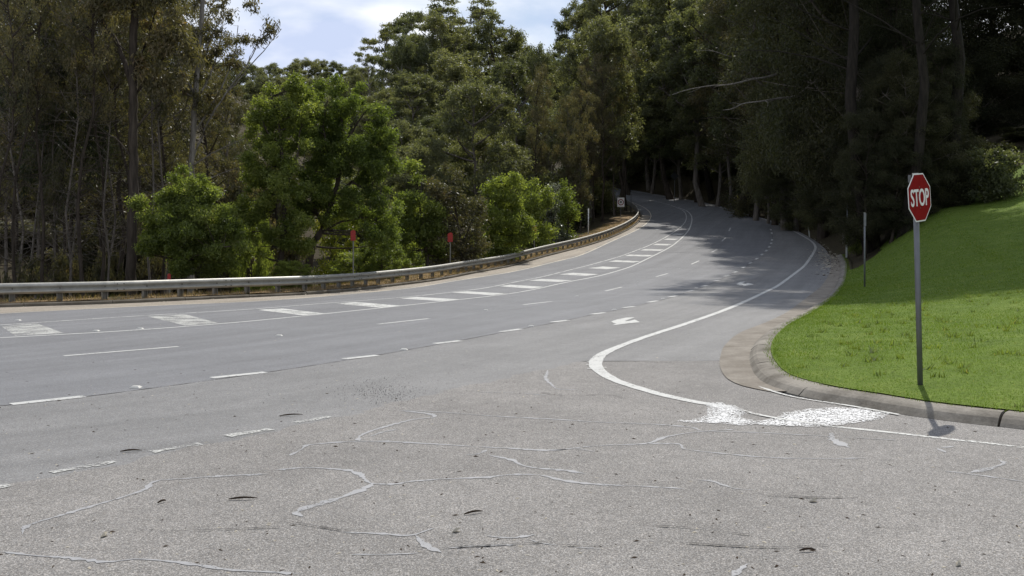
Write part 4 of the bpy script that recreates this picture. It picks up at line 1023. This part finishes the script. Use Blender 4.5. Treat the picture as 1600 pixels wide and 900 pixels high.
front = [(8,35,-60,110,'pole_a'),(20,38,-60,120,'pole_b'),(37,36,-60,110,'pole_a'),(52,40,-60,110,'pole_b'),(70,36.5,-50,110,'pole_a'),(86,40,-50,120,'slim_b'),(104,43,-70,110,'pole_b'),(119,37,-80,110,'pole_b'),(132,36,-90,120,'pole_a'),(147,39,-60,110,'pole_a'),(163,42,-60,120,'pole_b'),(176,38,-60,100,'pole_b'),(190,40,-40,110,'pole_a'),(228,39,-70,100,'pole_b'),(244,43,-60,110,'pole_a'),(262,41,-70,110,'pole_b')]
ORD = ['first', 'second', 'third', 'fourth', 'fifth', 'sixth', 'seventh', 'eighth', 'ninth', 'tenth', 'eleventh', 'twelfth', 'thirteenth', 'fourteenth', 'fifteenth', 'sixteenth']
for k, (u, Y, vt, w, kd) in enumerate(front):
    tree(kd, 'eucalypt_tree', u, Y, vt, w, f'thin dark trunk, {ORD[k]} from the left edge in the left wood', group='front trunks of the left wood')
for k, (u, Y, vt, w, kd) in enumerate([(232,50,-40,200,'slim_c'),(262,54,-50,200,'slim_b'),(330,60,20,150,'slim_a'),(350,66,110,110,'slim_b'),(55,52,-80,180,'slim_b'),(115,56,-90,170,'slim_a'),(190,60,-90,180,'slim_a'),(5,50,-90,170,'slim_b'),
        (285,66,-20,170,'slim_c'),(-20,42,-60,170,'slim_a'),(150,66,-60,170,'slim_c'),(85,62,-70,170,'slim_a'),(30,66,-80,170,'slim_c'),(215,72,-40,170,'slim_b'),(250,44,60,110,'slim_c'),(320,80,90,120,'slim_a'),(375,84,150,90,'slim_c')]):
    tree(kd, 'eucalypt_tree', u, Y, vt, w, 'brownish tree further back, between the front trunks of the left wood', group='back trees of the left wood')
for k, (u, Y, vt, w) in enumerate([(15,70,345,150),(80,72,350,150),(150,70,340,140),(215,72,330,140),(270,70,310,140),(330,68,290,150),(380,66,290,120),(420,74,260,120),(120,84,270,160),(30,86,260,160),(200,90,240,160),(300,92,250,150)]):
    tree('scrub', 'undergrowth_bush', u, Y, vt, w, 'brownish undergrowth bush seen between the left trunks', 'bush', 'undergrowth of the left wood')
for k, (u, Y, w) in enumerate([(40,38,80),(110,40,70),(170,40,60)]):
    tree('scrub', 'undergrowth_bush', u, Y, 405 - 5*k, w, ['low twiggy bush just above the rail near the left edge', 'low twiggy bush above the rail below the glossy tree', 'low twiggy bush above the rail left of the boldest trunk'][k], 'bush')

for k, (u, Y, vt, w) in enumerate([(5,78,330,140),(60,82,330,140),(110,80,325,140),(160,84,320,140),(20,100,290,160),(90,104,280,160),(250,86,300,140),(310,84,300,140),(370,80,290,130),(420,88,270,120),(230,104,270,140),(160,110,270,150)]):
    tree('scrub', 'undergrowth_bush', u, Y, vt, w, 'dim undergrowth bush deep behind the left trunks', 'bush', 'deep undergrowth of the left wood', leaf='leaf_dark' if k % 2 else None)
# --- hillside eucalypts in the middle
MID = [(735,88,120,190,'euc_c','broad domed olive eucalypt above the brownish thicket'),(925,112,36,180,'euc_c','largest domed olive eucalypt above the inside of the bend'),
       (690,104,185,120,'euc_a',0),(895,128,95,130,'euc_a',1),(968,128,80,110,'euc_b',1),(805,120,100,140,'euc_a',1),(700,152,25,150,'euc_a',0),(770,158,30,140,'euc_b',1),(640,148,60,130,'euc_c',0),(655,124,112,140,'euc_a',0),(725,134,75,140,'euc_b',0),
       (600,172,35,100,'euc_open',2),(583,155,78,80,'euc_open',2),(625,168,14,110,'euc_open',2),(680,190,-2,160,'euc_open',2),(745,188,0,140,'euc_open',2),(860,155,95,110,'euc_b',1),(600,134,135,110,'euc_b',0),
       (830,140,75,110,'euc_c',1),(572,205,100,90,'euc_b',0),(660,84,220,110,'euc_green',0),(760,96,205,130,'euc_green',1),(860,106,190,110,'euc_green',1),(700,96,235,120,'euc_green',0),(800,104,230,110,'euc_green',1),(625,100,190,110,'euc_green',0),(590,96,230,100,'euc_green',0),
       (660,170,60,130,'euc_c',0),(720,176,50,130,'euc_c',0),(790,180,60,130,'euc_a',1),(620,190,70,110,'euc_a',0),(860,185,110,110,'euc_c',1),(900,165,110,110,'euc_a',1)]
ML = ['olive green domed eucalypt on the hillside left of the largest dome', 'olive green eucalypt crown around the largest dome above the bend', 'open topped eucalypt with sky showing through, on the hill crest']
for k, (u, Y, vt, w, kd, lb) in enumerate(MID):
    tree(kd, 'eucalypt_tree', u, Y, vt, w, lb if isinstance(lb, str) else ML[lb], group=None if isinstance(lb, str) else ['eucalypts on the hillside, left part', 'eucalypts on the hillside, right part', 'open crowns on the hill crest'][lb])
INS = sorted([(838,96,110,60,'slim_a'),(851,99,100,60,'slim_b'),(915,100,100,60,'slim_a'),(928,106,90,60,'slim_c'),(942,104,80,70,'slim_a'),(960,112,60,70,'slim_b'),(978,118,60,70,'slim_a'),(905,92,140,60,'slim_c'),(890,96,150,60,'slim_b')])
for k, (u, Y, vt, w, kd) in enumerate(INS):
    tree(kd, 'eucalypt_tree', u, Y, vt, w, f'slender dark trunk inside the bend, {ORD[k]} of the row from the left', group='trunks inside the bend')
for k in range(26):
    u = 570 + (k*53) % 410; Y = 92 + (k*17) % 70; x = (u-800)/FPX*Y
    if x > XL(Y) - 4: continue
    zt = float(T(x, Y)) + rng.uniform(4, 8); tree('scrub', 'hillside_bush', u, Y, HOR-(zt-CAMH)/Y*FPX, 9/Y*FPX, 'dim undergrowth bush below the hillside eucalypts', 'bush', 'undergrowth of the middle hillside', leaf='leaf_euc')
# far hill
for k, (u, Y, vt, w) in enumerate([(395,300,100,70),(425,320,96,70),(455,310,100,60),(480,330,93,60),(505,330,91,60),(530,315,97,60),(550,300,108,50),(410,260,115,80),(450,250,120,80),(495,260,118,80),(540,250,118,70),(370,290,105,70),(345,280,95,80),(310,280,80,80),(270,270,70,80),(225,270,60,90),(570,240,115,70),(345,285,128,70),(380,280,130,70),(415,285,128,70),(450,280,130,70),(485,285,128,70),(520,280,130,70),(555,275,132,70),(310,270,125,70),(270,260,120,70)]):
    tree(['euc_c', 'euc_b', 'euc_a'][k % 3], 'eucalypt_tree', u, Y, vt, w, 'distant eucalypt on the skyline of the far wooded hill', group='trees on the far skyline')
for k, (u, Y, vt, w) in enumerate([(430,200,150,90),(390,190,160,90),(480,205,150,90),(530,200,150,90),(560,180,150,80),(340,180,150,90),(290,170,140,90),(240,160,130,100),(180,150,120,100),(120,150,100,110),(60,150,90,110),(0,150,80,110),(350,110,210,120),(280,105,220,120),(200,100,220,130),(120,95,220,130),(40,95,210,130),(420,115,215,110),(470,130,220,110),(530,125,220,110),(580,110,220,100)]):
    tree(['euc_c', 'euc_b', 'euc_a'][k % 3], 'eucalypt_tree', u, Y, vt, w, 'dim eucalypt on the slope below the far skyline', group='trees on the slope below the skyline')

# --- dark trees on the right
R_TREES = [(1412,57,-640,420,'tall_dark',0),(1475,60,-640,420,'tall_dark',0),(1415,63,-120,190,'dark_a',0),(1345,70,-480,330,'dark_b',1),(1610,92,-330,300,'dark_a',2),(1285,80,-400,300,'dark_a',1),(1228,92,-230,240,'dark_b',1),
           (1545,98,-300,280,'dark_b',2),(1470,92,-100,240,'dark_a',0),(1180,104,-120,190,'slim_b',3),(1150,112,-90,180,'euc_b',3),(1100,126,-40,170,'euc_a',3),(1050,140,-20,160,'euc_b',4),(1015,158,-10,140,'euc_a',4),
           (1370,98,-220,250,'dark_b',1),(1680,95,-350,300,'dark_b',2),(1110,152,-40,190,'euc_c',3),(1190,142,-60,200,'euc_b',3),(1265,128,-120,220,'dark_a',1),(975,178,10,130,'euc_open',4),(930,192,5,130,'euc_open',4),(1055,176,-40,170,'euc_a',4),
           (1385,64,40,170,'dark_b',0),(1435,66,20,160,'dark_a',0),(1315,77,80,160,'dark_a',1),(1245,91,100,140,'dark_b',1),(1175,110,110,150,'slim_c',3),(1120,126,110,140,'euc_green',3),(1065,140,110,130,'euc_green',4),(1018,152,100,120,'euc_green',4),
           (1210,98,-60,170,'slim_a',3),(1140,118,20,140,'slim_b',3),(1085,134,20,130,'slim_c',4),(1530,88,90,180,'dark_b',2),(1600,86,110,200,'dark_a',2),(1570,100,60,200,'dark_a',2),(1640,84,120,160,'dark_b',2)]
R_TREES += [(1478,59,60,120,'dark_a',0),(1420,58,80,120,'dark_b',0),(1370,61,90,120,'dark_a',0),(1350,58.5,170,130,'dark_a',0),(1432,58,150,150,'dark_b',0),(1392,57,215,110,'dark_a',0),(1320,70,190,110,'dark_b',1),(1285,80,200,110,'dark_a',1),(1475,60,190,100,'dark_b',0),(1238,92,205,110,'dark_b',1),(1200,100,190,100,'euc_green',3),(905,178,0,120,'euc_a',4),(955,172,-30,140,'euc_b',4),(1003,168,-40,140,'euc_c',4),(985,150,40,110,'euc_b',4)]
RL = ['black green tree filling the dark wood behind the stop sign', 'black green tree overhanging the right road edge beyond the lawn', 'black green tree in the upper right corner above the sunlit grass',
      'olive brown roadside tree right of the far bend', 'grey green eucalypt where the road vanishes uphill']
for k, (u, Y, vt, w, kd, lb) in enumerate(R_TREES):
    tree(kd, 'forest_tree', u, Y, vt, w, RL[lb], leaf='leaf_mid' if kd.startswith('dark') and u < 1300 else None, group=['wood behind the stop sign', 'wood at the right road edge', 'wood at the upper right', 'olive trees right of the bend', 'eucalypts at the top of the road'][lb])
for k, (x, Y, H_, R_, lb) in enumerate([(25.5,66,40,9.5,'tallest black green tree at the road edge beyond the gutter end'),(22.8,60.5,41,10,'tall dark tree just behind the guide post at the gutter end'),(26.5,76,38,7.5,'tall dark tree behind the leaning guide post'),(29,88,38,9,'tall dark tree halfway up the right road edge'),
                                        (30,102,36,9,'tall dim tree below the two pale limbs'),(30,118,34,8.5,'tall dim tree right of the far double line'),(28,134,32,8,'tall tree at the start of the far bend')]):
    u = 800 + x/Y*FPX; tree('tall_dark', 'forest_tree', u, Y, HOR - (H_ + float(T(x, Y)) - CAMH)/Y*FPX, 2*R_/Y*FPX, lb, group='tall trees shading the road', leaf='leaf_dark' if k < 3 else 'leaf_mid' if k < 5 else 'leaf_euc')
for k in range(16):
    Y = 160 + (k*7) % 26; u = 940 + (k*23) % 130; x = (u-800)/FPX*Y
    if XL(Y) - 1.5 < x < XR(Y) + 1.5 and Y < 172: continue
    zt = float(T(x, Y)) + rng.uniform(3, 8); tree('scrub', 'hillside_bush', u, Y, HOR-(zt-CAMH)/Y*FPX, 10/Y*FPX, 'dim bush closing the gap where the road vanishes', 'bush', 'bushes at the top of the road', leaf='leaf_euc')
for k in range(40):
    t = k/39; Y = 58 + t*104 + rng.uniform(-1, 1); x = float(XB(Y)) + rng.uniform(2.0, 5.5) + (4 if Y < 64 else 0); u = 800 + x/Y*FPX
    zt = float(T(x, Y)) + rng.uniform(1.4, 3.6); vt = HOR - (zt - CAMH)/Y*FPX
    z_ = 0 if u > 1250 else 1 if u > 1100 else 2
    tree('shrub', 'roadside_shrub', u, Y, vt, rng.uniform(3.2, 5)/Y*FPX, ['dark shrub between the lawn end and the leaning guide post', 'dark shrub along the middle of the uphill right road edge', 'dark shrub at the far right road edge near the vanishing road'][z_], 'shrub',
         ['near roadside shrubs', 'middle roadside shrubs', 'far roadside shrubs'][z_], leaf='leaf_dark' if k % 3 else 'leaf_euc')
tree('shrub', 'dark_shrub', 1492, 58, 285, 75, 'round dark shrub at the edge of the sunlit grass', 'shrub')
tree('pale_bush', 'fern_bush', 1543, 67.5, 238, 48, 'fern like bush with painted pale glare at the lawn top', 'bush')  # white glare on the fern is put into its pale leaf colour
for k, (u, Y, vt, w) in enumerate([(1565,72,236,60),(1600,74,250,70),(1635,72,235,80),(1540,74,262,50),(1585,78,215,80)]):
    tree('shrub', 'bank_shrub', u, Y, vt, w, 'dark shrub along the top of the sunlit grass at right', 'shrub', 'shrubs above the sunlit grass')
tree('scrub', 'yellow_shrub', 1338, 62, 352, 36, 'small yellow green shrub behind the guide post', 'shrub', leaf='leaf_bright')

# pale dead limbs reaching out of the right hand wood
def limb_thing(px, Y, r, label):
    pts = np.array([at_px(u, v, Y + dy) for u, v, dy in px]); pts = resample(pts, .5)
    rr = r*np.linspace(1, .25, len(pts)); segs = [(pts, rr)]
    for k in range(4, len(pts)-2, 4):
        d = pts[k+1]-pts[k]; e_ = pts[k] + d*rng.uniform(2, 5) + rng.normal(0, .5, 3); segs.append((np.array([pts[k], (pts[k]+e_)/2 + rng.normal(0, .1, 3), e_]), rr[k]*np.array([.5, .35, .15])))
    v, f = tubes(segs, 6); o = link('bare_limb', mesh_np('bare_limb', v, f), M['bark_pale'], smooth=True); tag(o, label, 'branch', 'pale bare limbs in the right wood')
limb_thing([(1225,112,2),(1200,120,1),(1170,125,0),(1140,132,0),(1110,134,0),(1075,140,0),(1050,148,0)], 78, .10, 'upper long pale bare limb reaching left over the road')
limb_thing([(1250,150,2),(1215,154,1),(1190,158,0),(1160,162,0),(1145,170,0),(1130,172,0)], 74, .11, 'lower pale bare limb curving left over the road')
limb_thing([(1160,85,2),(1140,88,0),(1115,80,0),(1085,78,0)], 90, .07, 'short pale limb above the two long ones')

print('objects', len(bpy.data.objects))
